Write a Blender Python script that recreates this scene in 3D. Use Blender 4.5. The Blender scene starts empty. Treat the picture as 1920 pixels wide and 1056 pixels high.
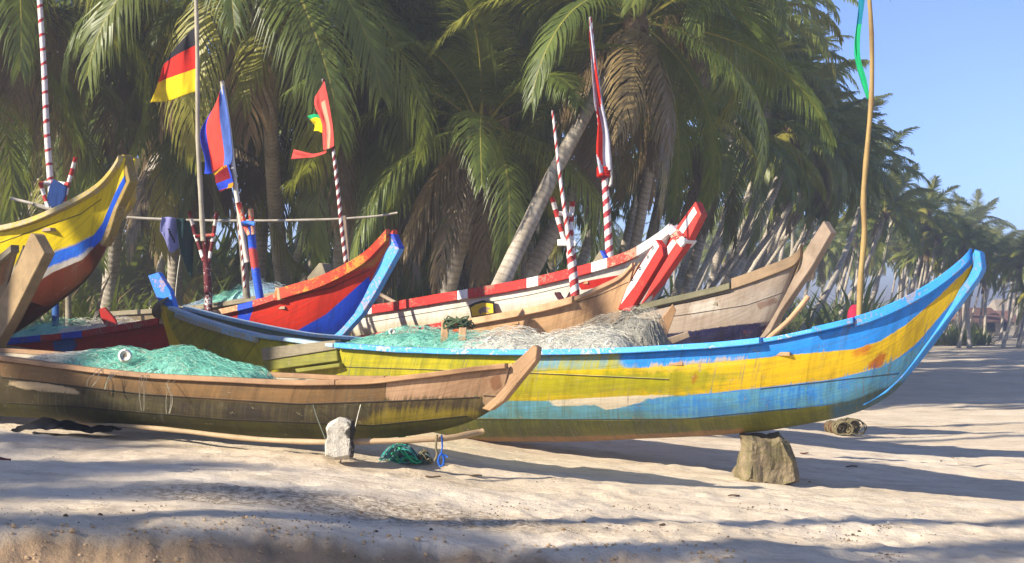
import bpy, bmesh, math, random
import numpy as np
from mathutils import Vector, Matrix, noise as mn
R = math.radians
S = bpy.context.scene
COL = S.collection
# ------------------------------------------------------------------ camera, sky, sun
FPX, HZ, EYE = 2666.67, 590.0, 1.6          # 50 mm lens on the 1920 px wide photograph; horizon row; eye height
cam = bpy.data.objects.new('camera', bpy.data.cameras.new('camera'))
COL.objects.link(cam); S.camera = cam
cam.location = (0, 0, EYE); cam.rotation_euler = (R(90), 0, 0)
cam.data.lens = 50; cam.data.sensor_width = 36; cam.data.shift_y = (HZ-528)/1920
cam.data.clip_start = .1; cam.data.clip_end = 8000
SUN_EL, SUN_AZ = 28.0, -121.0                 # azimuth clockwise from +Y: the sun stands to the left
W = bpy.data.worlds.new('World'); S.world = W; W.use_nodes = True
wn = W.node_tree
sky = wn.nodes.new('ShaderNodeTexSky'); sky.sky_type = 'NISHITA'; sky.sun_disc = False
sky.sun_elevation = R(SUN_EL); sky.sun_rotation = R(SUN_AZ % 360)
sky.air_density = .42; sky.dust_density = .05; sky.ozone_density = 2.6
hs = wn.nodes.new('ShaderNodeHueSaturation'); hs.inputs['Saturation'].default_value = 1.06; hs.inputs['Hue'].default_value = .508
wn.links.new(sky.outputs[0], hs.inputs['Color']); wn.links.new(hs.outputs[0], wn.nodes['Background'].inputs[0])
wn.nodes['Background'].inputs[1].default_value = 0.14
sd = bpy.data.lights.new('sun', 'SUN'); sun = bpy.data.objects.new('sun', sd); COL.objects.link(sun)
sd.energy = 5.0; sd.angle = R(.6); sd.color = (1, .91, .77)
a, e = R(SUN_AZ), R(SUN_EL)
sun.rotation_euler = Vector((math.sin(a)*math.cos(e), math.cos(a)*math.cos(e), math.sin(e))).to_track_quat('Z', 'Y').to_euler()
S.view_settings.view_transform = 'Standard'; S.view_settings.look = 'None'
S.view_settings.exposure = 1.15; S.view_settings.gamma = 1
S.render.engine = 'CYCLES'
S.cycles.max_bounces = 6; S.cycles.transparent_max_bounces = 12; S.cycles.volume_bounces = 0

# ------------------------------------------------------------------ small helpers
def P(px, py, d): return Vector(((px-960)/FPX*d, d, EYE-(py-HZ)/FPX*d))
def sstep(a, b, x):
    t = min(1, max(0, (x-a)/(b-a))); return t*t*(3-2*t)
def lin(h):
    h = h.lstrip('#'); o = []
    for i in (0, 2, 4):
        c = int(h[i:i+2], 16)/255; o.append(c/12.92 if c <= .04045 else ((c+.055)/1.055)**2.4)
    return (*o, 1)
GX = [-60, -12, -4.7, -1.3, -.3, 2.2, 5, 15, 60]
GZ = [1.1, .85, .62, .47, .33, .12, -.1, -.3, -.35]
def gbase(x):
    if x <= GX[0]: return GZ[0]
    if x >= GX[-1]: return GZ[-1]
    for i in range(len(GX)-1):
        if x <= GX[i+1]:
            t = (x-GX[i])/(GX[i+1]-GX[i])
            return GZ[i]+(GZ[i+1]-GZ[i])*t
def gsmooth(x): return sum(gbase(x+k*.25) for k in (-2, -1, 0, 1, 2))/5
_fr = random.Random(8); DENT = {}
for _k in range(1100):
    _d = 6.5+abs(_fr.gauss(0, 1))*6.5; _x = _fr.uniform(-.42, .42)*_d; _r = _fr.uniform(.05, .12); _a = _fr.uniform(0, 3.14)
    if _k % 5 == 0:      # a walked line of prints
        _st = _fr.uniform(.5, .7); _run = [(_x+_st*q*math.cos(_a*.3), _d+_st*q*math.sin(_a*.3)*.5+(.08 if q % 2 else -.08)) for q in range(7)]
    else: _run = [(_x, _d)]
    for (_px, _py) in _run:
        _rec = (_px, _py, _r, math.cos(_a), math.sin(_a), _fr.uniform(.002, .008))
        for _i in range(int((_px-.3)*2), int((_px+.3)*2)+2):
            for _j in range(int((_py-.3)*2), int((_py+.3)*2)+2): DENT.setdefault((_i, _j), []).append(_rec)
def dents(x, y):
    s = 0
    for (a, b, r, c, d, h) in DENT.get((math.floor(x*2), math.floor(y*2)), ()):
        u = ((x-a)*c+(y-b)*d)/(r*1.5); v = (-(x-a)*d+(y-b)*c)/r; q = u*u+v*v
        if q < 4: s += h*(-math.exp(-q*1.6)*1.5+.9*math.exp(-(math.sqrt(q)-1.25)**2*7))
    return s
def ground(x, y):
    z = gsmooth(x)+(dents(x, y) if 6 < y < 26 else 0)
    if y < 90:
        n = mn.noise(Vector((x*.45, y*.9, 3.1)))*.045 + mn.noise(Vector((x*1.1, y*2.3, 7.7)))*.028
        if y < 30: n += mn.noise(Vector((x*3.2, y*5.5, 1.7)))*.014 + mn.noise(Vector((x*8, y*11, 4.7)))*.006
        z += n*sstep(90, 60, y)
    # low cut bank near the camera
    ys = 7.15+.30*(x+2.6)+.16*mn.noise(Vector((x*1.5, 0, 9)))+.05*mn.noise(Vector((x*6, y*2, 2)))+.04*mn.noise(Vector((x*15, y*9, 6))) if x < 1.4 else 8.35-.35*(x-1.4)
    fade = 1-sstep(.2, 1.6, x)
    z -= .17*fade*(1-sstep(ys-.22, ys, y))
    return z
def setp(o, label=None, cat=None, group=None, kind=None):
    for k, v in (('label', label), ('category', cat), ('group', group), ('kind', kind)):
        if v: o[k] = v
    return o
def empty(name, loc, rz=0, label=None, cat=None, group=None):
    o = bpy.data.objects.new(name, None); COL.objects.link(o)
    o.location = loc; o.rotation_euler = (0, 0, rz); o.empty_display_size = .2
    return setp(o, label, cat, group)
def link(name, me, parent=None, mats=(), smooth=True):
    for m in mats: me.materials.append(m)
    if smooth:
        me.polygons.foreach_set('use_smooth', [True]*len(me.polygons))
    o = bpy.data.objects.new(name, me); COL.objects.link(o)
    if parent: o.parent = parent
    return o
def mesh_from(verts, faces, uvs=None, mi=None):
    me = bpy.data.meshes.new('m'); me.from_pydata([tuple(v) for v in verts], [], faces); me.update()
    if uvs is not None:
        l = me.uv_layers.new(name='UVMap')
        idx = np.zeros(len(me.loops), dtype=np.int32); me.loops.foreach_get('vertex_index', idx)
        l.data.foreach_set('uv', np.array(uvs, dtype=np.float32)[idx].ravel())
    if mi is not None: me.polygons.foreach_set('material_index', mi)
    return me
class MB:
    """collects verts / faces / uvs / material indices for ONE mesh"""
    def __init__(s): s.v = []; s.f = []; s.uv = []; s.mi = []
    def tube(s, pts, rad, n=8, mi=0, cap=True, u0=0):
        pts = [Vector(p) for p in pts]
        if not hasattr(rad, '__len__'): rad = [rad]*len(pts)
        b = len(s.v); u = u0; up = None
        for i, p in enumerate(pts):
            t = (pts[min(i+1, len(pts)-1)]-pts[max(i-1, 0)])
            t = t.normalized() if t.length > 1e-9 else Vector((0, 0, 1))
            if up is None:
                up = Vector((0, 1, 0)) if abs(t.y) < .8 else Vector((1, 0, 0))
            sd_ = t.cross(up).normalized(); up = sd_.cross(t).normalized()
            if i: u += (p-pts[i-1]).length
            for k in range(n+1):
                an = 2*math.pi*k/n
                s.v.append(p+(sd_*math.cos(an)+up*math.sin(an))*rad[i]); s.uv.append((u, k/n))
        m = n+1
        for i in range(len(pts)-1):
            for k in range(n):
                s.f.append((b+i*m+k, b+i*m+k+1, b+(i+1)*m+k+1, b+(i+1)*m+k)); s.mi.append(mi)
        if cap:
            s.f.append(tuple(b+k for k in range(n))); s.mi.append(mi)
            s.f.append(tuple(b+(len(pts)-1)*m+k for k in range(n-1, -1, -1))); s.mi.append(mi)
        return s
    def box(s, c, sx, sy, sz, rot=None, mi=0):
        b = len(s.v); M = rot or Matrix.Identity(3)
        for i in (-1, 1):
            for j in (-1, 1):
                for k in (-1, 1):
                    s.v.append(Vector(c)+M @ Vector((i*sx/2, j*sy/2, k*sz/2))); s.uv.append((i*sx/2+c[0], (j*sy+k*sz)/2))
        for f in ((0, 1, 3, 2), (4, 6, 7, 5), (0, 4, 5, 1), (2, 3, 7, 6), (0, 2, 6, 4), (1, 5, 7, 3)):
            s.f.append(tuple(b+q for q in f)); s.mi.append(mi)
        return s
    def build(s, name, mats, parent=None, smooth=True, origin=None):
        if not isinstance(mats, (list, tuple)): mats = [mats]
        vs = s.v if origin is None else [Vector(v)-Vector(origin) for v in s.v]
        o = link(name, mesh_from(vs, s.f, s.uv, s.mi), parent, mats, smooth)
        if origin is not None: o.location = origin
        return o
def catm(p, u):
    """Catmull-Rom through a list of tuples at parameter u"""
    n = len(p)-1; i = min(int(u), n-1); t = u-i
    a, b, c, d = p[max(i-1, 0)], p[i], p[i+1], p[min(i+2, n)]
    return [.5*((2*b[k])+(-a[k]+c[k])*t+(2*a[k]-5*b[k]+4*c[k]-d[k])*t*t+(-a[k]+3*b[k]-3*c[k]+d[k])*t**3) for k in range(len(b))]
def smooth_path(pts, n):
    return [Vector(catm([tuple(p) for p in pts], i*(len(pts)-1)/(n-1))) for i in range(n)]

# ------------------------------------------------------------------ materials
def newmat(name):
    m = bpy.data.materials.new(name); m.use_nodes = True
    nt = m.node_tree; nt.nodes.clear()
    out = nt.nodes.new('ShaderNodeOutputMaterial'); bs = nt.nodes.new('ShaderNodeBsdfPrincipled')
    nt.links.new(bs.outputs[0], out.inputs[0]); bs.inputs['Specular IOR Level'].default_value = .3
    return m, nt, bs, out
class N:
    def __init__(s, nt): s.nt = nt
    def new(s, t, **k):
        n = s.nt.nodes.new(t)
        for a, b in k.items(): setattr(n, a, b)
        return n
    def put(s, inp, v):
        if hasattr(v, 'is_linked') or isinstance(v, bpy.types.NodeSocket): s.nt.links.new(v, inp)
        else: inp.default_value = v
    def math(s, op, a, b=0, c=None, clamp=False):
        n = s.new('ShaderNodeMath', operation=op); n.use_clamp = clamp
        s.put(n.inputs[0], a); s.put(n.inputs[1], b)
        if c is not None: s.put(n.inputs[2], c)
        return n.outputs[0]
    def map(s, v, a, b, c=0, d=1):
        n = s.new('ShaderNodeMapRange'); s.put(n.inputs[0], v)
        for i, q in enumerate((a, b, c, d)): s.put(n.inputs[i+1], q)
        return n.outputs[0]
    def mix(s, f, a, b, bt='MIX'):
        n = s.new('ShaderNodeMix', data_type='RGBA', blend_type=bt)
        s.put(n.inputs[0], f); s.put(n.inputs[6], a); s.put(n.inputs[7], b); return n.outputs[2]
    def coord(s, which='Object'): return s.new('ShaderNodeTexCoord').outputs[which]
    def scale(s, v, sc):
        n = s.new('ShaderNodeMapping'); s.put(n.inputs[0], v); n.inputs[3].default_value = sc; return n.outputs[0]
    def noise(s, v, scale=5, detail=4, rough=.6, dist=0):
        n = s.new('ShaderNodeTexNoise'); s.put(n.inputs['Vector'], v); n.inputs['Scale'].default_value = scale
        n.inputs['Detail'].default_value = detail; n.inputs['Roughness'].default_value = rough
        n.inputs['Distortion'].default_value = dist; return n.outputs[0]
    def attr(s, name):
        n = s.new('ShaderNodeAttribute', attribute_name=name); return n.outputs['Fac']
    def bump(s, h, st=.5, dist=.01, nrm=None):
        n = s.new('ShaderNodeBump'); s.put(n.inputs['Height'], h); n.inputs['Strength'].default_value = st
        n.inputs['Distance'].default_value = dist
        if nrm is not None: s.put(n.inputs['Normal'], nrm)
        return n.outputs[0]
def dark(c, k): return (c[0]*k, c[1]*k, c[2]*k, 1)
_mc = {}
def worn(name, col, col2=None, wood='#8d7a62', peel=.35, scale=1.0, uv=True, rough=.6, spots=True):
    """weathered paint or bare timber: grain along U, peeled patches, dirt"""
    if name in _mc: return _mc[name]
    m, nt, bs, out = newmat(name); g = N(nt)
    c = lin(col); c2 = lin(col2) if col2 else dark(c, .6)
    v = g.coord('UV') if uv else g.coord('Object')
    grain = g.noise(g.scale(v, (3*scale, 60*scale, 60*scale)), 1, 5, .65, .4)
    big = g.noise(g.coord('Object'), 3.5*scale, 5, .65)
    fine = g.noise(g.coord('Object'), 34*scale, 4, .7)
    base = g.mix(g.map(big, .38, .66), c, c2)
    base = g.mix(g.map(grain, .5, .75, 0, .45), base, dark(c2, .55))
    f = g.math('ADD', g.math('MULTIPLY', big, .5), g.math('MULTIPLY', fine, .5))
    pk = g.map(f, .62-.28*peel, .64-.28*peel)
    base = g.mix(g.math('MULTIPLY', pk, min(1, peel*2.2)), base, lin(wood))
    if spots:
        sp = g.map(g.noise(g.coord('Object'), 60*scale, 2, .5), .69, .72)
        base = g.mix(g.math('MULTIPLY', sp, .6), base, (.03, .022, .015, 1))
    nt.links.new(base, bs.inputs['Base Color']); bs.inputs['Roughness'].default_value = rough
    nt.links.new(g.bump(g.math('ADD', g.math('MULTIPLY', grain, 1), g.math('MULTIPLY', pk, -.4)), .5, .006), bs.inputs['Normal'])
    _mc[name] = m; return m
def plain(name, col, rough=.8, var=.25, sc=8, sub=0):
    if name in _mc: return _mc[name]
    m, nt, bs, out = newmat(name); g = N(nt); c = lin(col)
    n = g.noise(g.coord('Object'), sc, 4, .6)
    nt.links.new(g.mix(g.map(n, .35, .7), c, dark(c, 1-var)), bs.inputs['Base Color'])
    bs.inputs['Roughness'].default_value = rough
    nt.links.new(g.bump(n, .3, .01), bs.inputs['Normal'])
    _mc[name] = m; return m
def striped(name, ca, cb, freq, twist, duty=.5, worn_=.3):
    """paint wound round a pole in a spiral (u = metres along, v = turn)"""
    if name in _mc: return _mc[name]
    m, nt, bs, out = newmat(name); g = N(nt)
    sp = g.new('ShaderNodeSeparateXYZ'); g.put(sp.inputs[0], g.coord('UV'))
    nz = g.noise(g.coord('Object'), 14, 3, .6)
    t = g.math('ADD', g.math('MULTIPLY', sp.outputs[0], freq), g.math('MULTIPLY', sp.outputs[1], twist))
    t = g.math('ADD', t, g.math('MULTIPLY', nz, .28)); fr = g.math('FRACT', t)
    base = g.mix(g.map(fr, duty-.02, duty+.02), lin(ca), lin(cb))
    w = g.map(g.noise(g.coord('Object'), 45, 4, .7), .62-.1*worn_, .64-.1*worn_)
    base = g.mix(g.math('MULTIPLY', w, .7), base, lin('#8a7862'))
    nt.links.new(base, bs.inputs['Base Color']); bs.inputs['Roughness'].default_value = .65
    nt.links.new(g.bump(nz, .3, .01), bs.inputs['Normal'])
    _mc[name] = m; return m
def cloth_mat(name, col, trans=.35):
    if name in _mc: return _mc[name]
    m, nt, bs, out = newmat(name); g = N(nt); c = lin(col)
    n = g.noise(g.coord('Object'), 9, 4, .6)
    cc = g.mix(g.map(n, .35, .7), c, dark(c, .8))
    nt.links.new(cc, bs.inputs['Base Color']); bs.inputs['Roughness'].default_value = .85
    tr = g.new('ShaderNodeBsdfTranslucent'); nt.links.new(cc, tr.inputs[0])
    mx = g.new('ShaderNodeMixShader'); mx.inputs[0].default_value = trans
    nt.links.new(bs.outputs[0], mx.inputs[1]); nt.links.new(tr.outputs[0], mx.inputs[2]); nt.links.new(mx.outputs[0], out.inputs[0])
    nt.links.new(g.bump(g.noise(g.scale(g.coord('Object'), (6, 6, 2)), 3, 3, .5), .5, .03), bs.inputs['Normal'])
    _mc[name] = m; return m

def paint_mat(name, base, regions, seams=0, wood='#a08a6c', peel=.3, streak=.4, algae=.5, algae_col='#55581a', algae_hi=.45, roughn=.5, rust=.35):
    """hull paint: base colour and regions held as distance fields on the mesh (attributes r0, r1, ...)"""
    m, nt, bs, out = newmat(name); g = N(nt)
    uv = g.coord('UV'); ob = g.coord('Object')
    edge = g.math('SUBTRACT', g.noise(ob, 9, 5, .7), .5)
    big = g.noise(ob, 1.7, 6, .65); mid = g.noise(ob, 7, 5, .7); fine = g.noise(ob, 40, 4, .7)
    drip = g.noise(g.scale(uv, (42, 2.2, 1)), 1, 4, .65, .3)
    grain = g.noise(g.scale(uv, (1.6, 45, 1)), 1, 5, .65, .5)
    col = lin(base)
    for i, r in enumerate(regions):
        soft = r.get('soft', .006); am = r.get('edge', .03); src = edge
        d = g.math('ADD', g.attr('r%d' % i), g.math('MULTIPLY', src, am))
        if r.get('drip'): d = g.math('ADD', d, g.math('MULTIPLY', g.math('SUBTRACT', drip, .5), r['drip']))
        f = g.map(d, -soft, soft)
        if r.get('op') is not None: f = g.math('MULTIPLY', f, r['op'])
        if r.get('patchy'):
            f = g.math('MULTIPLY', f, g.map(g.math('ADD', g.math('MULTIPLY', mid, .5), g.math('MULTIPLY', drip, .5)), .5-.1*(1-r['patchy']), .56, 0, 1))
        c = lin(r['c'])
        if r.get('c2'): c = g.mix(g.map(g.math('ADD', g.math('MULTIPLY', big, .6), g.math('MULTIPLY', drip, .4)), .42, .58), c, lin(r['c2']))
        col = g.mix(f, col, c)
    # brushed tone variation
    col = g.mix(g.map(grain, .42, .75, 0, .35), col, (.07, .06, .04, 1))
    col = g.mix(g.map(mid, .35, .7, 0, .22), col, (.55, .55, .5, 1), 'SOFT_LIGHT')
    # streaks of worn paint running down
    st = g.math('MULTIPLY', g.map(drip, .56, .66), g.map(big, .42, .62))
    col = g.mix(g.math('MULTIPLY', st, streak), col, lin('#6f6f66'))
    # uneven hand-brushed coats, scuffs and rubbed places
    br = g.noise(g.scale(uv, (7, 1.1, 1)), 1, 5, .7, .8); sc_ = g.noise(g.scale(uv, (5, 120, 1)), 1, 3, .6, 1.5)
    col = g.mix(g.map(br, .5, .68, 0, .5), col, g.mix(1.0, col, (.42, .40, .34, 1), 'MULTIPLY'))
    col = g.mix(g.map(br, .44, .3, 0, .3), col, (.75, .74, .6, 1), 'SOFT_LIGHT')
    col = g.mix(g.math('MULTIPLY', g.map(sc_, .66, .72), g.map(big, .4, .6, .1, .6)), col, lin('#b0a890'))
    rs = g.map(g.math('ADD', g.math('MULTIPLY', g.noise(ob, 4.3, 6, .75, .6), .7), g.math('MULTIPLY', fine, .3)), .60, .66)
    col = g.mix(g.math('MULTIPLY', rs, rust), col, lin('#8a4f26'))
    # peeled flakes
    pf = g.math('ADD', g.math('MULTIPLY', mid, .6), g.math('MULTIPLY', fine, .4))
    pk = g.map(pf, .66-.2*peel, .675-.2*peel)
    col = g.mix(g.math('MULTIPLY', pk, .85), col, lin(wood))
    # algae and dirt low on the hull
    v = g.attr('vv')
    al = g.math('MULTIPLY', g.map(g.math('ADD', v, g.math('MULTIPLY', g.math('SUBTRACT', big, .5), .9)), algae_hi, algae_hi-.35), g.map(mid, .3, .6, .35, 1))
    col = g.mix(g.math('MULTIPLY', al, algae), col, lin(algae_col))
    sp = g.map(g.noise(ob, 75, 2, .5), .70, .73)
    col = g.mix(g.math('MULTIPLY', sp, .55), col, (.03, .02, .015, 1))
    h = g.math('ADD', g.math('MULTIPLY', grain, .8), g.math('MULTIPLY', pk, -.5))
    for k in range(seams):
        s_ = g.math('ABSOLUTE', g.math('ADD', g.attr('s%d' % k), g.math('MULTIPLY', edge, .006)))
        sm = g.map(s_, .003, .008, 1, 0)
        col = g.mix(g.math('MULTIPLY', sm, .8), col, (.02, .016, .012, 1))
        h = g.math('SUBTRACT', h, g.math('MULTIPLY', sm, 2))
    nt.links.new(col, bs.inputs['Base Color']); bs.inputs['Roughness'].default_value = roughn
    nt.links.new(g.bump(h, .6, .006), bs.inputs['Normal'])
    return m

def sdpoly(px, py, poly):
    """signed distance (px) of points to polygon, inside positive"""
    poly = np.array(poly, float); x = px[:, None]; y = py[:, None]
    a = poly; b = np.roll(poly, -1, 0)
    ex, ey = (b-a)[:, 0], (b-a)[:, 1]
    wx, wy = x-a[:, 0], y-a[:, 1]
    t = np.clip((wx*ex+wy*ey)/(ex*ex+ey*ey+1e-9), 0, 1)
    d = np.sqrt((wx-ex*t)**2+(wy-ey*t)**2).min(1)
    c = ((a[:, 1] > y) != (b[:, 1] > y)) & (x < ex*(y-a[:, 1])/(np.where(ey == 0, 1e-9, ey))+a[:, 0])
    return np.where(c.sum(1) % 2 == 1, d, -d)

# ------------------------------------------------------------------ boats
class Boat:
    """local frame: X along the keel to the bow, -Y the side we see, Z up"""
    def __init__(s, A, B, label, cat='fishing boat', group='fishing boats drawn up on the beach', name='fishing_boat'):
        (pa, da), (pb, db) = A, B
        a = Vector(((pa-960)/FPX*da, da)); b = Vector(((pb-960)/FPX*db, db)); m = (a+b)/2
        s.yaw = math.atan2(b.y-a.y, b.x-a.x); s.o = Vector((m.x, m.y, gsmooth(m.x)))
        s.c, s.s = math.cos(s.yaw), math.sin(s.yaw)
        s.root = empty(name, s.o, s.yaw, label, cat, group)
    def loc(s, px, py, yl=0):
        """pixel -> local (x, z) on the vertical plane at lateral offset yl"""
        ox, oy = -s.o.x, -s.o.y; dx, dy = (px-960)/FPX, 1.0
        lx, ly = ox*s.c+oy*s.s, -ox*s.s+oy*s.c
        ldx, ldy = dx*s.c+dy*s.s, -dx*s.s+dy*s.c
        t = (yl-ly)/ldy
        return lx+ldx*t, EYE-(py-HZ)/FPX*t-s.o.z
    def world(s, v): return Vector((s.o.x+v[0]*s.c-v[1]*s.s, s.o.y+v[0]*s.s+v[1]*s.c, s.o.z+v[2]))
    def pix(s, v):
        w = s.world(v); return 960+w.x/w.y*FPX, HZ-(w.z-EYE)/w.y*FPX
    def stations(s, st):
        s.st = []
        for (sx, sy, kx, ky, b) in st:
            x, z = s.loc(sx, sy, -b); kx_, kz = s.loc(kx, ky, 0)
            s.st.append((x, z, kx_, kz, b))
        s.n = len(s.st)-1
    def at(s, u):
        r = catm(s.st, u*s.n); r[4] = max(.015, r[4]); return r
    def pt(s, u, v, side=-1, inset=0):
        x, z, kx, kz, b = s.at(u)
        ph = v*math.pi/2
        yy = b*(.72*math.sin(ph)+.28*v); h = .55*(1-math.cos(ph))+.45*v
        L = Vector((kx+(x-kx)*h, 0, kz+(z-kz)*h))
        b2 = max(.008, b-inset)/b
        return Vector((L.x, side*yy*b2, L.z+inset*(1-h)))
    def u_of(s, px):
        lo, hi = 0, 1
        for _ in range(40):
            m = (lo+hi)/2; x, z, _, _, b = s.at(m)
            if s.pix((x, -b, z))[0] < px: lo = m
            else: hi = m
        return (lo+hi)/2
    def hull(s, base, regions=(), seams=(), inner='#8f7a5c', thick=.03, **kw):
        nu, nv = 9*s.n, 20
        V, UV, Fc, MI = [], [], [], []
        L = 0; prev = None; near = []
        rows = []
        for i in range(nu+1):
            u = i/nu; k = s.at(u)
            if prev: L += math.hypot(k[0]-prev[0], k[1]-prev[1])
            prev = k; row = []
            for j in range(-nv, nv+1):
                v = abs(j)/nv; p = s.pt(u, v, -1 if j < 0 else 1)
                if j == 0: p.y = 0
                p.z += .004*mn.noise(p*1.3); row.append(len(V)); V.append(p)
                UV.append((L, v*(k[1]-k[3])+ (3 if j > 0 else 0))); near.append((p.x, -abs(p.y), p.z, v))
            rows.append(row)
        M = 2*nv+1; n0 = len(V)
        for i in range(nu):
            for j in range(M-1): Fc.append((rows[i][j], rows[i+1][j], rows[i+1][j+1], rows[i][j+1])); MI.append(0)
        irows = []
        for i in range(nu+1):
            u = i/nu; row = []
            for j in range(-nv, nv+1):
                v = abs(j)/nv; p = s.pt(u, v, -1 if j < 0 else 1, thick)
                if j == 0: p.y = 0
                row.append(len(V)); V.append(p); UV.append((UV[rows[i][0]][0], UV[rows[i][j+nv]][1])); near.append((0, 0, 0, v))
            irows.append(row)
        for i in range(nu):
            for j in range(M-1): Fc.append((irows[i][j+1], irows[i+1][j+1], irows[i+1][j], irows[i][j])); MI.append(1)
            for j in (0, M-1):
                q = (rows[i][j], irows[i][j], irows[i+1][j], rows[i+1][j]); Fc.append(q if j == 0 else q[::-1]); MI.append(1)
        for i, fl in ((0, 1), (nu, -1)):
            for j in range(M-1):
                q = (rows[i][j], rows[i][j+1], irows[i][j+1], irows[i][j]); Fc.append(q[::fl]); MI.append(0)
        me = mesh_from(V, Fc, UV, MI)
        # stern board inside outline at u=0
        pxy = np.array([s.pix(q[:3]) for q in near[:n0]])
        def add(name, arr):
            at = me.attributes.new(name, 'FLOAT', 'POINT'); full = np.full(len(V), -1.0, dtype=np.float32)
            full[:n0] = arr; at.data.foreach_set('value', full)
        dd = np.array([s.world(q[:3]).y for q in near[:n0]])/FPX
        for i, r in enumerate(regions): add('r%d' % i, sdpoly(pxy[:, 0], pxy[:, 1], r['p'])*dd)
        for i, sm in enumerate(seams):
            xs = [q[0] for q in sm]; ys = [q[1] for q in sm]
            a = (pxy[:, 1]-np.interp(pxy[:, 0], xs, ys))*dd
            a = np.where((pxy[:, 0] < xs[0]) | (pxy[:, 0] > xs[-1]), .5, a); add('s%d' % i, a)
        add('vv', np.array([q[3] for q in near[:n0]]))
        m = paint_mat('hull_paint', base, regions, len(seams), **kw)
        mi = worn('hull_inside_'+inner, inner, None, peel=.1)
        s.hullo = link('hull', me, s.root, [m, mi]); return s.hullo
    def rail(s, name, u0, u1, side, w, h, out, dz, mat, n=24, jit=.004, v=1.0):
        """a plank swept along the sheer; w across, h high"""
        mb = MB(); L = 0; prev = None; rows = []
        for i in range(n+1):
            u = u0+(u1-u0)*i/n; p = s.pt(u, v, side); p.y += side*out; p.z += dz
            if prev is not None: L += (p-prev).length
            prev = p.copy()
            jz = jit*mn.noise(Vector((p.x*2.3, out*9, side*3.)))*1.5
            row = []
            c = .006
            prof = [(-w/2+c, -h/2), (w/2-c, -h/2), (w/2, -h/2+c), (w/2, h/2-c), (w/2-c, h/2), (-w/2+c, h/2), (-w/2, h/2-c), (-w/2, -h/2+c)]
            for q, (a, b) in enumerate(prof):
                row.append(len(mb.v)); mb.v.append(p+Vector((0, a, b+jz))); mb.uv.append((L, a+b+q*.01))
            rows.append(row)
        for i in range(n):
            for q in range(8):
                mb.f.append((rows[i][q], rows[i][(q+1) % 8], rows[i+1][(q+1) % 8], rows[i+1][q])); mb.mi.append(0)
        mb.f.append(tuple(rows[0][::-1])); mb.mi.append(0); mb.f.append(tuple(rows[-1])); mb.mi.append(0)
        return mb.build(name, mat, s.root, smooth=False)
    def slab(s, name, poly, th, mat, yc=0, bev=.006, parent=None):
        """pixel outline standing in the plane y=yc, real thickness th"""
        y0 = yc-th/2
        pts = [s.loc(x, y, y0) for x, y in poly]
        bm = bmesh.new()
        f = bm.faces.new([bm.verts.new((x, y0, z)) for x, z in pts])
        bmesh.ops.recalc_face_normals(bm, faces=[f])
        if f.normal.y > 0: f.normal_flip()
        r = bmesh.ops.extrude_face_region(bm, geom=[f])
        for v in [g for g in r['geom'] if isinstance(g, bmesh.types.BMVert)]: v.co.y += th
        bmesh.ops.recalc_face_normals(bm, faces=bm.faces)
        if bev: bmesh.ops.bevel(bm, geom=bm.edges[:], offset=bev, segments=1, affect='EDGES')
        uvl = bm.loops.layers.uv.new('UVMap')
        d = Vector((pts[-1][0]-pts[0][0], pts[-1][1]-pts[0][1]))
        i0, i1 = max(((i, j) for i in range(len(pts)) for j in range(i)), key=lambda q: (Vector(pts[q[0]])-Vector(pts[q[1]])).length)
        ax = (Vector(pts[i0])-Vector(pts[i1])).normalized()
        for fc in bm.faces:
            for l in fc.loops:
                c = l.vert.co; l[uvl].uv = (c.x*ax.x+c.z*ax.y, -c.x*ax.y+c.z*ax.x+c.y)
        me = bpy.data.meshes.new('m'); bm.to_mesh(me); bm.free()
        return link(name, me, parent or s.root, [mat], smooth=False)
    def thwart(s, px, mat, w=.16, drop=.12):
        u = s.u_of(px); x, z, _, _, b = s.at(u); b = max(.05, b-.035)
        MB().box((x, 0, z-drop), w, 2*b, .03).build('thwart', mat, s.root, smooth=False)
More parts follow.
